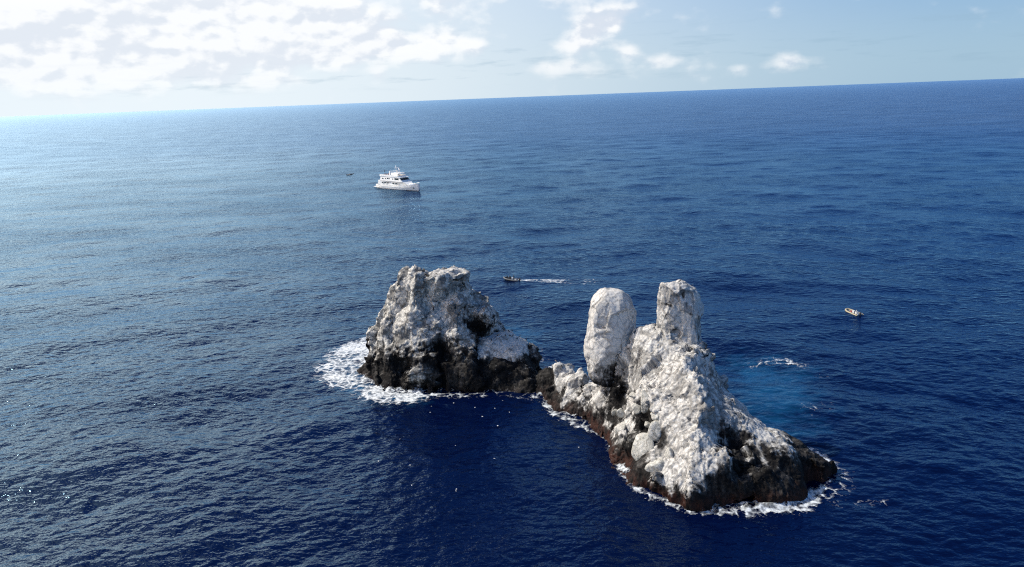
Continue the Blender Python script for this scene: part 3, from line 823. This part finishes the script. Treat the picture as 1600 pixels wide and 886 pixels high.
def shore_density(X, Y):
    d = coast(X, Y)
    v = fbm(np.stack((X / 5, Y / 5, X * 0), -1).reshape(-1, 3), 2, 31).reshape(X.shape)
    D = np.clip(.44 + .7 * v, 0, .85) * np.exp(-np.maximum(d, 0) / .7)
    for poly, soft, k in FOAM_PATCH:
        D = np.maximum(D, k * np.clip(.65 - poly_sd(X, Y, poly) / soft, 0, 1))
    return np.where(d > -1.2, D, 0)


def shore_lift(x, y):
    d = coast(x, y)
    n = fbm(np.stack((x / 1.6, y / 1.6, x * 0), -1), 3, 41)
    return np.clip(1.0 - d / 1.2, 0, 1) * np.clip(.25 + n, 0, 1) * .9


tag(foam_sheet('sea_foam', -52, 68, 90, 192, .17, shore_density, M_FOAM, 61, shore_lift), 'white surf foam and lacy backwash around the foot of the rocks', None, None, 'stuff')


def fleck_density(X, Y):
    v = fbm(np.stack((X / 14, Y / 14, X * 0), -1).reshape(-1, 3), 2, 37).reshape(X.shape)
    r = h3f((X * 5).astype(np.int64), (Y * 5).astype(np.int64), X.astype(np.int64) * 0, 19)
    poly = [(-16, 141), (6, 137), (16, 120), (18, 104), (10, 88), (-6, 78), (-20, 92), (-26, 120), (-20, 136)]
    return np.where((r > .9991) & (v > -.25), 1.6 * in_poly_soft(X, Y, poly, 20), 0)


tag(foam_sheet('foam_flecks', -28, 20, 76, 142, .22, fleck_density, M_FOAM, 62), 'scattered white flecks of foam drifting on the dark water in front of the rocks', None, None, 'stuff')

# wake of the running inflatable: two bright edges and a churned middle, widening and fading
WK0, WKD = np.array((2.3, 237.6)), np.array((.985, -.17)); WKD /= np.linalg.norm(WKD); WKN = np.array((-WKD[1], WKD[0]))


def wake_density(X, Y):
    s_ = (X - WK0[0]) * WKD[0] + (Y - WK0[1]) * WKD[1]; c = (X - WK0[0]) * WKN[0] + (Y - WK0[1]) * WKN[1]
    half = .75 + .08 * np.clip(s_, 0, 99) + .002 * np.clip(s_, 0, 99) ** 1.5
    fade = np.clip((s_ + .4) / .8, 0, 1) * np.clip(1 - s_ / 30, 0, 1) ** .4
    edge = np.exp(-((np.abs(c) - half) / .5) ** 2) * 1.0
    mid = np.exp(-(c / (half * .8)) ** 2) * (.80 + .5 * np.exp(-s_ / 4))
    return np.maximum(edge, mid) * fade


tag(foam_sheet('wake_foam', 1.4, 31, 228, 244, .2, wake_density, M_FOAM, 63), 'white foamy wake trailing behind the moving inflatable boat', None, None, 'stuff')


# ------------------------------------------------------------------ loose boulders on the left flank of the largest rock
def boulder(name, c, r, rz, seed, mat, guano_shade, label, tilt=.0, tide=0.0):
    rs = np.random.RandomState(seed)
    import bmesh
    bm = bmesh.new(); bmesh.ops.create_icosphere(bm, subdivisions=4, radius=1)
    V = np.array([v.co[:] for v in bm.verts]); Fc = np.array([[v.index for v in f.verts] for f in bm.faces]); bm.free()
    n = rs.normal(size=(15, 3)); n /= np.linalg.norm(n, axis=1)[:, None]
    h = rs.uniform(.66, 1.0, 15)
    q = (V @ n.T) / h; rad = 1 / (np.sum(np.clip(q, 0, None) ** 14, axis=1) ** (1 / 14.) + 1e-6)
    P = V * np.clip(rad, .5, 1.35)[:, None] * np.asarray(r)
    P += V * (.10 * fbm(P / .7 + seed, 3, seed) + .05 * fbm(P / .25, 2, seed + 2))[:, None]
    cz, sz = math.cos(rz), math.sin(rz); ct, st = math.cos(tilt), math.sin(tilt)
    Rm = np.array([[cz, -sz, 0], [sz, cz, 0], [0, 0, 1]]) @ np.array([[ct, 0, st], [0, 1, 0], [-st, 0, ct]])
    P = P @ Rm.T
    g = guano_shade + .35 * fbm((P + np.asarray(c)) / 1.4, 3, seed + 4) + .25 * P[:, 2] / max(r)
    o = mesh_np(name, P, Fc, mat, None, {'guano_shade': np.clip(g, 0, 1), 'tide': np.full(len(P), tide), 'tone': .12 + .5 * fbm((P + np.asarray(c)) / 1.1, 3, seed + 6)}, smooth=True)
    o.location = c
    return tag(o, label, 'boulder', 'fallen boulders on the rock')


M_STONE = rock_material('fallen_stone', (.62, .60, .55), (.34, .33, .29), .45)
for args in (
    ((20.0, 107.2, 3.6), (1.5, 2.0, 2.7), .5, 1, .75, 'big upright grey slab with red foot above the waterline', .15, 0),
    ((21.7, 102.9, 3.2), (1.9, 1.9, 1.9), .2, 2, .85, 'rounded white capped boulder lowest at the front corner of the largest rock', 0, 0),
    ((22.4, 107.3, 7.0), (1.5, 1.5, 1.5), .9, 3, .70, 'blocky boulder with white top and dark overhung side halfway up the flank', .2, 0),
    ((20.4, 114.3, 8.4), (1.15, .9, .75), .4, 4, 1.0, 'bright white tilted block right of the dark alcove', -.25, 0),
    ((17.9, 116.0, 3.2), (1.2, 1.6, 2.2), .1, 5, .80, 'tall pale block standing below the dark alcove by the water', .1, 0),
    ((18.4, 118.6, 5.6), (1.0, .8, .6), .5, 6, .75, 'largest small grey stone lying inside the dark alcove', 0, 0),
    ((17.2, 119.2, 5.4), (.55, .5, .5), .2, 7, .75, 'smaller grey stone at the left of the alcove floor', 0, 0),
    ((21.3, 111.6, 10.6), (1.1, 1.2, 1.9), .6, 8, .62, 'grey leaning block in the recess above the white boulders', .2, 0),
    ((22.7, 109.1, 9.2), (1.3, 1.0, .9), .3, 9, .9, 'cracked white block perched just above the overhung boulder', .15, 0),
    ((21.4, 110.6, 6.9), (.65, .6, .6), .7, 10, 1.0, 'small round white stone between two larger blocks', 0, 0),
    ((19.3, 110.6, 4.9), (1.1, 1.0, .9), 1.2, 11, .35, 'olive brown boulder behind the big grey slab', .1, 0),
    ((23.6, 103.3, 4.4), (1.0, 1.2, 1.7), .4, 12, .85, 'narrow white block beside the front corner boulder', -.15, 0),
    ((20.0, 115.6, 10.0), (.8, .7, .6), .2, 13, .95, 'white stone topmost beside the alcove', .1, 0),
): boulder('boulder', args[0], args[1], args[2], args[3], M_STONE, args[4], args[5], args[6], args[7])


# ------------------------------------------------------------------ small mesh builder for boats
class MB:
    def __init__(s): s.v, s.f = [], []
    def add(s, V, F):
        b = len(s.v); s.v += [tuple(p) for p in V]; s.f += [tuple(i + b for i in q) for q in F]; return s
    def box(s, x0, x1, y0, y1, z0, z1, tx0=0, tx1=0, ty=0):
        """tapered box: the top is pulled in by tx0 / tx1 at its ends and ty at its sides"""
        V = [(x0, y0, z0), (x1, y0, z0), (x1, y1, z0), (x0, y1, z0), (x0 + tx0, y0 + ty, z1), (x1 - tx1, y0 + ty, z1), (x1 - tx1, y1 - ty, z1), (x0 + tx0, y1 - ty, z1)]
        return s.add(V, [(3, 2, 1, 0), (4, 5, 6, 7), (0, 1, 5, 4), (1, 2, 6, 5), (2, 3, 7, 6), (3, 0, 4, 7)])
    def tube(s, path, rad, n=8, cap=True):
        path = [Vector(p) for p in path]; rad = rad if isinstance(rad, (list, tuple)) else [rad] * len(path)
        rings = []; up = Vector((0, 0, 1))
        for i, p in enumerate(path):
            d = (path[min(i + 1, len(path) - 1)] - path[max(i - 1, 0)]).normalized()
            a = d.cross(up); a = a.normalized() if a.length > 1e-3 else Vector((0, 1, 0)); b2 = d.cross(a).normalized()
            rings.append([p + (a * math.cos(q) + b2 * math.sin(q)) * rad[i] for q in (2 * math.pi * k / n for k in range(n))])
        V = [v for rg in rings for v in rg]; F = []
        for i in range(len(path) - 1):
            for k in range(n): F.append((i * n + k, i * n + (k + 1) % n, (i + 1) * n + (k + 1) % n, (i + 1) * n + k))
        if cap: F += [tuple(range(n))[::-1], tuple((len(path) - 1) * n + k for k in range(n))]
        return s.add(V, F)
    def loft(s, secs, cap=True):
        n = len(secs[0]); V = [p for q in secs for p in q]; F = []
        for i in range(len(secs) - 1):
            for k in range(n - 1): F.append((i * n + k, (i + 1) * n + k, (i + 1) * n + k + 1, i * n + k + 1))
        if cap: F += [tuple(range(n)), tuple((len(secs) - 1) * n + k for k in range(n))[::-1]]
        return s.add(V, F)
    def sphere(s, c, r, n=10, m_=7):
        r = r if isinstance(r, (list, tuple)) else (r, r, r)
        V = []; F = []
        for i in range(m_ + 1):
            a = math.pi * i / m_
            for k in range(n):
                b2 = 2 * math.pi * k / n
                V.append((c[0] + r[0] * math.sin(a) * math.cos(b2), c[1] + r[1] * math.sin(a) * math.sin(b2), c[2] + r[2] * math.cos(a)))
        for i in range(m_):
            for k in range(n): F.append((i * n + k, (i + 1) * n + k, (i + 1) * n + (k + 1) % n, i * n + (k + 1) % n))
        return s.add(V, F)
    def build(s, name, mat, parent=None, smooth=False, bevel=0.0, loc=None):
        me = bpy.data.meshes.new(name); me.from_pydata(s.v, [], s.f); me.validate(); me.update()
        me.polygons.foreach_set('use_smooth', [smooth] * len(me.polygons))
        o = bpy.data.objects.new(name, me); COL.objects.link(o); me.materials.append(mat)
        if parent: o.parent = parent
        if loc: o.location = loc
        if bevel:
            b2 = o.modifiers.new('bevel', 'BEVEL'); b2.width = bevel; b2.segments = 2; b2.limit_method = 'ANGLE'
        return o


M_WHITE = principled('white_paint', (.80, .80, .78), .35, noise=.05, nscale=.7)
M_OFFWHITE = principled('deck_grey_white', (.62, .62, .60), .6, noise=.10, nscale=2)
M_GLASS = principled('dark_glass', (.012, .02, .028), .08, noise=.1)
M_NAVY = principled('boot_stripe_blue', (.02, .03, .06), .4, noise=.1)
M_DARK = principled('black_rubber', (.018, .019, .021), .6, noise=.2)
M_TUBE = principled('grey_inflated_fabric', (.36, .31, .20), .5, noise=.08)
M_TUBE2 = principled('dark_grey_inflated_fabric', (.10, .105, .11), .5, noise=.1)
M_WET = principled('black_neoprene', (.012, .013, .016), .6, noise=.2)
M_SKIN = principled('skin', (.36, .20, .13), .55, noise=.08)
M_RED = principled('faded_red_fabric', (.26, .055, .05), .7, noise=.15)
M_STEEL = principled('brushed_steel', (.55, .56, .57), .3, .8, noise=.05)
M_SHIRT = principled('white_cotton', (.72, .71, .68), .8, noise=.06)
M_HAIR = principled('dark_hair', (.02, .014, .010), .7, noise=.2)
M_BIRD = principled('dark_plumage', (.022, .018, .016), .8, noise=.25, nscale=9)
M_BILL = principled('pale_bill', (.45, .40, .30), .5, noise=.1)


# ------------------------------------------------------------------ motor yacht
def hull_section(x, bd, bw, zk, zd):
    """port keel -> starboard, open at the deck"""
    half = [(bd, zd), (bd * .985, zd * .55 + .2), (bw, .15), (bw * .86, zk * .5), (bw * .45, zk), (0, zk - .15)]
    pts = [(x, y, z) for y, z in half] + [(x, -y, z) for y, z in half[-2::-1]]
    return pts


def build_yacht():
    root = empty('motor_yacht', (-77.2, 516.9, 0.1), math.atan2(-.735, .678)); root.scale = (1.1, 1.06, 1.0)
    tag(root, 'white three deck liveaboard motor yacht lying off beyond the rocks', 'yacht')
    st = [(-21.2, 3.55, 3.4, -1.0, 2.5), (-14, 3.9, 3.75, -1.4, 2.5), (-4, 4.1, 3.95, -1.5, 2.6), (5, 4.05, 3.6, -1.5, 2.8), (11, 3.7, 2.7, -1.4, 3.3), (15.5, 2.9, 1.6, -1.2, 3.9), (19, 1.75, .7, -.9, 4.4), (21.3, .75, .2, -.4, 4.8), (22.8, .12, .05, 1.6, 5.0)]
    m = MB(); m.loft([hull_section(*q) for q in st])
    h = m.build('hull', M_WHITE, root, True)
    # deck
    d = MB(); V = []
    for x, bd, bw, zk, zd in st: V += [(x, bd - .06, zd - .35), (x, -bd + .06, zd - .35)]
    d.add(V, [(2 * i, 2 * i + 1, 2 * i + 3, 2 * i + 2) for i in range(len(st) - 1)])
    d.build('deck', M_OFFWHITE, root)
    # rubbing strake and boot stripe
    for sgn in (1, -1):
        b = MB(); b.tube([(x, sgn * (bd * .99 + .03), zd * .62 + .1) for x, bd, bw, zk, zd in st[:-2]], .12, 6); b.build('rubbing_strake', M_OFFWHITE, h, True)
        b = MB(); b.tube([(x, sgn * (bw + .03), .18) for x, bd, bw, zk, zd in st[:-1]], .13, 6); b.build('boot_stripe', M_NAVY, h, True)
        b = MB(); b.box(17.6, 18.8, sgn * 1.42 - .3, sgn * 1.42 + .3, 1.5, 2.4); b.build('anchor_pocket', M_DARK, h)
    b = MB(); b.box(-24.6, -21.1, -3.4, 3.4, .25, .65, .4); b.build('swim_platform', M_WHITE, root, False, .08)
    # main deck house with the long sloping front
    prof = [(-18.2, 2.2), (-17.8, 5.5), (9.8, 5.5), (14.6, 3.6), (14.6, 2.6)]
    def house(name, prof, hb0, hb1, front, mat=M_WHITE):
        m = MB(); V = []
        zs = [p[1] for p in prof]; z0, z1 = min(zs), max(zs)
        for sg in (1, -1):
            for x, z in prof:
                y = hb0 + (hb1 - hb0) * (z - z0) / (z1 - z0)
                if x > front: y *= max(.4, 1 - (x - front) * .10)
                V.append((x, sg * y, z))
        n = len(prof)
        F = [tuple(range(n))[::-1], tuple(range(n, 2 * n))]
        for i in range(n): F.append((i, (i + 1) % n, n + (i + 1) % n, n + i))
        m.add(V, F); return m.build(name, mat, root, False, .12)
    main = house('main_cabin', prof, 3.92, 3.8, 9)
    upper = house('upper_cabin', [(-15.5, 5.5), (-15.0, 8.5), (5.6, 8.5), (9.0, 5.9), (9.0, 5.5)], 3.72, 3.45, 20)
    for x0, x1 in ((-13.4, -11.8), (-10.6, -8.7), (-7.8, -5.8), (-1.4, .5), (2.2, 4.1)):
        for sg in (1, -1):
            b = MB(); b.box(x0, x1, sg * 3.88 - .06, sg * 3.88 + .06, 3.75, 4.6); b.build('window', M_GLASS, main)
    for x0, x1, z0 in ((-13.2, -11.6, 6.6), (-9.8, -8.9, 6.7), (-7.6, -6.2, 6.9), (-5.6, -4.6, 6.9), (-1.6, -.7, 6.7)):
        for sg in (1, -1):
            b = MB(); b.box(x0, x1, sg * 3.62 - .08, sg * 3.62 + .08, z0, z0 + .8); b.build('window', M_GLASS, upper)
    # wheelhouse band: side panes, then panes round the raked front
    for k in range(4):
        for sg in (1, -1):
            x0 = 1.0 + k * 1.15
            b = MB(); b.box(x0, x0 + .95, sg * 3.60 - .09, sg * 3.60 + .09, 6.75, 7.9); b.build('wheelhouse_window', M_GLASS, upper)
    for k in range(6):
        y0 = -3.3 + k * 1.12
        b = MB(); V = [(x, y, z) for x, z in ((7.98, 6.75), (6.55, 7.9), (6.45, 7.8), (7.8, 6.7)) for y in (y0, y0 + .96)]
        b.add(V, [(0, 1, 3, 2), (2, 3, 5, 4), (4, 5, 7, 6), (6, 7, 1, 0), (0, 2, 4, 6), (1, 7, 5, 3)]); b.build('wheelhouse_window', M_GLASS, upper)
    # overhanging roof edge of the wheelhouse, upper bulwark
    b = MB(); b.box(-15.8, 7.3, -3.75, 3.75, 8.5, 8.75); b.build('upper_deck', M_WHITE, root, False, .06)
    for sg in (1, -1):
        b = MB(); b.box(-15.4, 5.0, sg * 3.66 - .06, sg * 3.66 + .06, 8.75, 9.9, 0, 2.2); b.build('bulwark', M_WHITE, root)
    b = MB(); b.box(4.4, 4.6, -3.3, 3.3, 8.75, 9.5); b.build('bulwark', M_WHITE, root)
    # flybridge top on legs, arch, mast
    tp = MB(); tp.box(-4.5, 4.2, -2.9, 2.9, 11.0, 11.3, .2, .7, .1); top = tp.build('hardtop', M_WHITE, root, False, .08)
    for x, y in ((-3.8, 2.6), (-3.8, -2.6), (3.0, 2.4), (3.0, -2.4)):
        b = MB(); b.tube([(x, y, 8.7), (x - .3, y, 11.05)], .09, 6); b.build('top_support', M_WHITE, top, True)
    for sg in (1, -1):
        b = MB(); b.box(-5.6, -3.6, sg * 3.1 - .25, sg * 3.1 + .25, 8.7, 12.4, .7, .3); b.build('radar_arch', M_WHITE, root, False, .06)
    b = MB(); b.box(-4.9, -3.9, -3.0, 3.0, 12.0, 12.4); b.build('radar_arch', M_WHITE, root, False, .06)
    mm = MB(); mm.tube([(-1.2, 0, 11.2), (-1.4, 0, 16.2)], [.42, .22], 8); mast = mm.build('radar_mast', M_WHITE, root, True)
    b = MB(); b.sphere((.6, .9, 13.9), (.62, .62, .75)); b.tube([(.6, .9, 11.3), (.6, .9, 13.3)], .2, 6); b.build('satellite_dome', M_WHITE, mast, True)
    b = MB(); b.sphere((3.0, -.6, 13.4), (.5, .5, .6)); b.tube([(3.0, -.6, 11.3), (3.0, -.6, 12.9)], .16, 6); b.build('satellite_dome', M_WHITE, mast, True)
    b = MB(); b.box(-1.7, -.9, -1.5, 1.5, 14.6, 14.75); b.build('radar_scanner', M_WHITE, mast)
    for x, y, z in ((2.6, 2.0, 14.6), (-4.2, 2.4, 15.4), (-4.2, -2.4, 15.4)):
        b = MB(); b.tube([(x, y, 11.2), (x + .1, y, z)], .045, 5); b.build('antenna', M_WHITE, mast)
    # aft: boat davit, ladders, ensign staff, furniture on the sun deck
    b = MB(); b.tube([(-17.5, 2.2, 2.3), (-18.6, 2.2, 6.2), (-21.4, 2.2, 7.3)], .14, 6); b.build('davit', M_STEEL, root)
    for y in (2.6, -2.6):
        b = MB(); b.box(-21.2, -17.2, y - .5, y + .5, .6, 2.7, 3.2); b.build('stairway', M_WHITE, root)
    fl = MB(); fl.tube([(-13.8, 0, 8.7), (-15.2, 0, 12.6)], .06, 5); f2 = fl.build('flagstaff', M_DARK, root)
    b = MB(); b.add([(-15.1, 0, 12.4), (-14.55, 0, 10.9), (-15.3, .35, 10.4), (-16.0, .2, 11.6), (-15.1, .06, 12.4), (-14.55, .06, 10.9), (-15.3, .41, 10.4), (-16.0, .26, 11.6)], [(0, 1, 2, 3), (7, 6, 5, 4), (0, 4, 5, 1), (1, 5, 6, 2), (2, 6, 7, 3), (3, 7, 4, 0)]); b.build('ensign', M_NAVY, f2)
    for x, y in ((-11.5, -2.4), (-9.4, -2.4), (-7.3, -2.2), (-11.0, .4)):
        b = MB(); b.box(x, x + 1.5, y - .4, y + .4, 8.75, 9.15); b.box(x, x + .25, y - .4, y + .4, 9.15, 10.3); b.build('deck_seat', M_RED, root)
    # foredeck rail, windlass
    for sg in (1, -1):
        b = MB(); b.tube([(x, sg * (bd - .1), zd + .75) for x, bd, bw, zk, zd in st[4:]], .05, 5)
        for x, bd, bw, zk, zd in st[4:]: b.tube([(x, sg * (bd - .1), zd - .3), (x, sg * (bd - .1), zd + .75)], .04, 5)
        b.build('bow_rail', M_STEEL, root)
    b = MB(); b.box(18.0, 19.0, -.4, .4, 4.0, 4.9, .1, .1, .1); b.build('windlass', M_DARK, root)
    return root


build_yacht()


# ------------------------------------------------------------------ inflatable boats and the people in them
def rib_boat(loc, rz, label, tube_mat, L=5.6, pitch=0.0, gear=True):
    root = empty('inflatable_boat', loc, rz); root.rotation_euler = (0, pitch, rz)
    tag(root, label, 'boat', 'inflatable boats of the yacht')
    hw = 1.0; r = .25
    path = [(-L * .5, hw, .42), (-L * .42, hw, .42), (-.4, hw, .42), (L * .22, hw * .96, .46), (L * .36, hw * .74, .56), (L * .45, hw * .40, .66), (L * .48, 0, .70)]
    rad = [.10, r, r, r, r * .98, r * .94, r * .92]
    full = path + [(x, -y, z) for x, y, z in path[-2::-1]]; rr = rad + rad[-2::-1]
    m = MB(); m.tube(full, rr, 10); tb = m.build('tube', tube_mat, root, True)
    for sg in (1, -1):
        b = MB(); b.tube([(x, sg * (y + r * .97), z - .02) for x, y, z in path[1:5]], .05, 5); b.build('rub_strip', M_DARK, tb, True)
    secs = []
    for x, w, k in ((-L * .44, .9, -.15), (0, .9, -.2), (L * .25, .75, -.12), (L * .40, .38, .15), (L * .46, .06, .5)):
        secs.append([(x, w, .4), (x, w * .8, .1 + max(0, k)), (x, 0, k), (x, -w * .8, .1 + max(0, k)), (x, -w, .4)])
    b = MB(); b.loft(secs); b.build('hull', M_OFFWHITE, root, True)
    b = MB(); b.box(-L * .43, L * .36, -.7, .7, .24, .32, 0, .3, 0); b.build('floor', M_DARK, root)
    b = MB(); b.box(-L * .45, -L * .42, -.72, .72, .1, .78); b.build('transom', M_OFFWHITE, root)
    b = MB(); b.box(-L * .10, L * .02, -.34, .34, .3, 1.05, .08, .06, .05); cn = b.build('console', M_OFFWHITE, root, False, .04)
    b = MB(); b.tube([(-L * .12 + .28 * math.cos(q) * .1, .2 * math.cos(q), .98 + .2 * math.sin(q)) for q in np.linspace(0, 2 * math.pi, 13)], .022, 5); b.build('steering_wheel', M_DARK, cn)
    b = MB(); b.box(-L * .30, -L * .20, -.45, .45, .3, .72, 0, 0, .05); b.build('seat', M_OFFWHITE, root, False, .04)
    om = MB(); om.box(-L * .53, -L * .44, -.2, .2, .72, 1.22, .07, .05, .05); o1 = om.build('outboard_motor', M_DARK, root, False, .05)
    b = MB(); b.box(-L * .505, -L * .465, -.08, .08, -.55, .75); b.build('motor_leg', M_DARK, o1)
    if gear:
        for x, y, rx in ((.15, .30, .5), (.55, -.25, .55), (.05, -.42, .4)):
            b = MB(); b.box(x, x + rx * 1.5, y - .26, y + .26, .32, .66, .08, .08, .06); b.build('gear_bag', M_RED, root, False, .05)
        b = MB(); b.box(-L * .19, -L * .13, -.75, -.35, .32, .85, .02, .02, .02); b.build('cool_box', M_WHITE, root, False, .03)
    return root


def person(loc, rz, label, suit, pose='sit', skin_arms=False):
    """one skinned body per person; seated (hips at loc) or standing (feet at loc)"""
    z0 = 0.0 if pose == 'sit' else .90
    P = {'pelvis': (0, 0, z0 + .10), 'waist': (.02, 0, z0 + .30), 'chest': (.05, 0, z0 + .50), 'neck': (.07, 0, z0 + .63), 'skull': (.09, 0, z0 + .70)}
    rad = {'pelvis': .15, 'waist': .135, 'chest': .155, 'neck': .062, 'skull': .058}
    E = [('pelvis', 'waist'), ('waist', 'chest'), ('chest', 'neck'), ('neck', 'skull')]
    for sd, sg in (('l', 1), ('r', -1)):
        P['sh' + sd] = (.04, sg * .19, z0 + .55); rad['sh' + sd] = .065
        P['el' + sd] = (.14, sg * .27, z0 + .30); rad['el' + sd] = .046
        P['wr' + sd] = (.38, sg * .17, z0 + .26); rad['wr' + sd] = .034
        P['pa' + sd] = (.45, sg * .155, z0 + .255); rad['pa' + sd] = .034
        E += [('chest', 'sh' + sd), ('sh' + sd, 'el' + sd), ('el' + sd, 'wr' + sd), ('wr' + sd, 'pa' + sd)]
        for k, (dy, dx) in enumerate(((.03, .07), (.01, .085), (-.01, .08), (-.028, .065))):
            P['f%d' % k + sd] = (.45 + dx, sg * (.155 + dy), z0 + .235); rad['f%d' % k + sd] = .010; E.append(('pa' + sd, 'f%d' % k + sd))
        P['th' + sd] = (.44, sg * .105, z0 + .27); rad['th' + sd] = .011; E.append(('wr' + sd, 'th' + sd))
        if pose == 'sit':
            P['hp' + sd] = (.03, sg * .10, z0 + .06); P['kn' + sd] = (.43, sg * .14, z0 + .10); P['an' + sd] = (.47, sg * .14, z0 - .32); P['to' + sd] = (.64, sg * .15, z0 - .37)
        else:
            P['hp' + sd] = (0, sg * .10, z0 + .02); P['kn' + sd] = (.06, sg * .13, z0 - .40); P['an' + sd] = (0, sg * .15, z0 - .83); P['to' + sd] = (.17, sg * .17, z0 - .87)
        rad.update({'hp' + sd: .095, 'kn' + sd: .062, 'an' + sd: .042, 'to' + sd: .034})
        E += [('pelvis', 'hp' + sd), ('hp' + sd, 'kn' + sd), ('kn' + sd, 'an' + sd), ('an' + sd, 'to' + sd)]
    names = list(P); ix = {n: i for i, n in enumerate(names)}
    me = bpy.data.meshes.new('person'); me.from_pydata([P[n] for n in names], [(ix[a], ix[b]) for a, b in E], [])
    o = bpy.data.objects.new('person', me); COL.objects.link(o); me.materials.append(suit)
    o.modifiers.new('skin', 'SKIN'); sv = me.skin_vertices[0].data
    for n, i in ix.items(): sv[i].radius = (rad[n], rad[n])
    sv[0].use_root = True
    ss = o.modifiers.new('smooth', 'SUBSURF'); ss.levels = 1; ss.render_levels = 1
    o.location = loc; o.rotation_euler = (0, 0, rz); tag(o, label, 'person')
    hx, hz = .115, z0 + .80
    h = MB(); h.sphere((hx, 0, hz), (.098, .078, .118), 12, 9); h.sphere((hx + .1, 0, hz - .01), (.022, .014, .024), 6, 5)
    h.sphere((hx + .005, .078, hz), (.02, .012, .03), 6, 5); h.sphere((hx + .005, -.078, hz), (.02, .012, .03), 6, 5); h.sphere((hx + .082, 0, hz - .06), (.018, .028, .01), 6, 5)
    hd = h.build('head', M_SKIN, o, True)
    for sg in (1, -1):
        b = MB(); b.sphere((hx + .088, sg * .032, hz + .012), .012, 6, 5); b.build('eye', M_HAIR, hd, True)
    b = MB(); b.sphere((hx - .02, 0, hz + .035), (.098, .086, .10), 10, 8); b.build('hair', M_HAIR, hd, True)
    return o


def at_boat(root, x, y, z):
    a = root.rotation_euler[2]; c, s_ = math.cos(a), math.sin(a)
    zz = z - x * math.sin(root.rotation_euler[1])
    return (root.location[0] + x * c - y * s_, root.location[1] + x * s_ + y * c, root.location[2] + zz)


A1 = math.atan2(.97, -.23)
boat1 = rib_boat((91.4, 187.6, .05), A1, 'tan grey inflatable boat with red bags drifting alone on open water right of the rocks', M_TUBE)
person(at_boat(boat1, -1.45, .1, .72), A1, 'boatman in a white shirt seated in the drifting tan inflatable', M_SHIRT)
A2 = math.atan2(.43, -.90)
boat2 = rib_boat((-.1, 238.7, .12), A2, 'dark inflatable boat full of divers speeding left ahead of a white wake', M_TUBE2, 6.0, R(-5), gear=False)
for x, y, lab in ((1.35, .55, 'diver in black wetsuit seated nearest the bow of the speeding inflatable'), (.75, -.55, 'diver in black wetsuit seated on the far tube just ahead of the console'), (.15, .58, 'diver in black wetsuit seated on the near tube beside the console')):
    person(at_boat(boat2, x, y, .78), A2 + (1.2 if y < 0 else -1.2), lab, M_WET)
person(at_boat(boat2, -.95, 0, .33), A2, 'driver in a black wetsuit standing at the helm of the speeding inflatable', M_WET, 'stand')
A3 = math.atan2(.5, .86)
boat3 = rib_boat((-135.3, 633.0, .05), A3, 'tiny black inflatable boat far off to the left of the yacht', M_DARK, 6.4, R(-5), gear=False)
person(at_boat(boat3, -.2, .0, .80), A3, 'dark figure seated amidships in the tiny far inflatable', M_WET)
person(at_boat(boat3, -2.1, .1, .74), A3, 'dark figure at the stern of the tiny far inflatable', M_WET)


# ------------------------------------------------------------------ seabirds on the shelf and the pinnacle
def bird(loc, rz, label, group):
    b = MB()
    b.loft([[(x, r * math.cos(q), z + r * 1.05 * math.sin(q)) for q in np.linspace(0, 2 * math.pi, 9)] for x, z, r in ((-.42, .20, .012), (-.25, .24, .05), (-.05, .32, .11), (.10, .42, .11), (.19, .53, .06), (.22, .60, .05), (.25, .66, .055), (.30, .67, .03))])
    o = b.build('seabird', M_BIRD, None, True)
    o.location = loc; o.rotation_euler = (0, 0, rz); tag(o, label, 'bird', group)
    c = MB(); c.tube([(.29, 0, .665), (.42, 0, .64)], [.022, .006], 6); c.build('bill', M_BILL, o)
    for sg in (1, -1):
        c = MB(); c.tube([(.03, sg * .05, .28), (.03, sg * .05, -.05)], .014, 5); c.build('leg', M_BILL, o)
    return o


rb = random.Random(3)
for (x, y, z), lab in (((-4.9, 149.5, 9.1), 'at the back left corner of the white shelf, away from the others'), ((-2.1, 154.2, 9.6), 'high on the sloping inner part of the white shelf'),
                       ((-1.1, 155.2, 9.2), 'just right of the highest bird on the white shelf'), ((-.4, 157.1, 8.7), 'on the far rim of the white shelf'),
                       ((-.9, 153.8, 8.6), 'in the middle of the white shelf, left one of a close pair'), ((-.3, 154.1, 8.4), 'in the middle of the white shelf, right one of a close pair'),
                       ((.7, 154.2, 7.7), 'low on the right half of the white shelf'), ((1.3, 156.1, 7.6), 'on the far rim near the right end of the white shelf'),
                       ((-1.8, 152.4, 9.1), 'alone near the front of the white shelf'), ((2.7, 155.2, 7.0), 'rightmost, at the lower tip of the white shelf')):
    bird((x, y, z - .03), rb.uniform(0, 6.3), 'dark seabird ' + lab, 'birds on the white shelf')
for (x, y, z), lab in (((28.5, 120.2, 28.3), 'leftmost'), ((29.4, 120.4, 27.9), 'middle one'), ((30.6, 120.6, 27.2), 'rightmost and lowest')):
    bird((x, y, z), rb.uniform(0, 6.3), 'dark seabird standing on top of the square pinnacle, ' + lab, 'birds on the pinnacle')
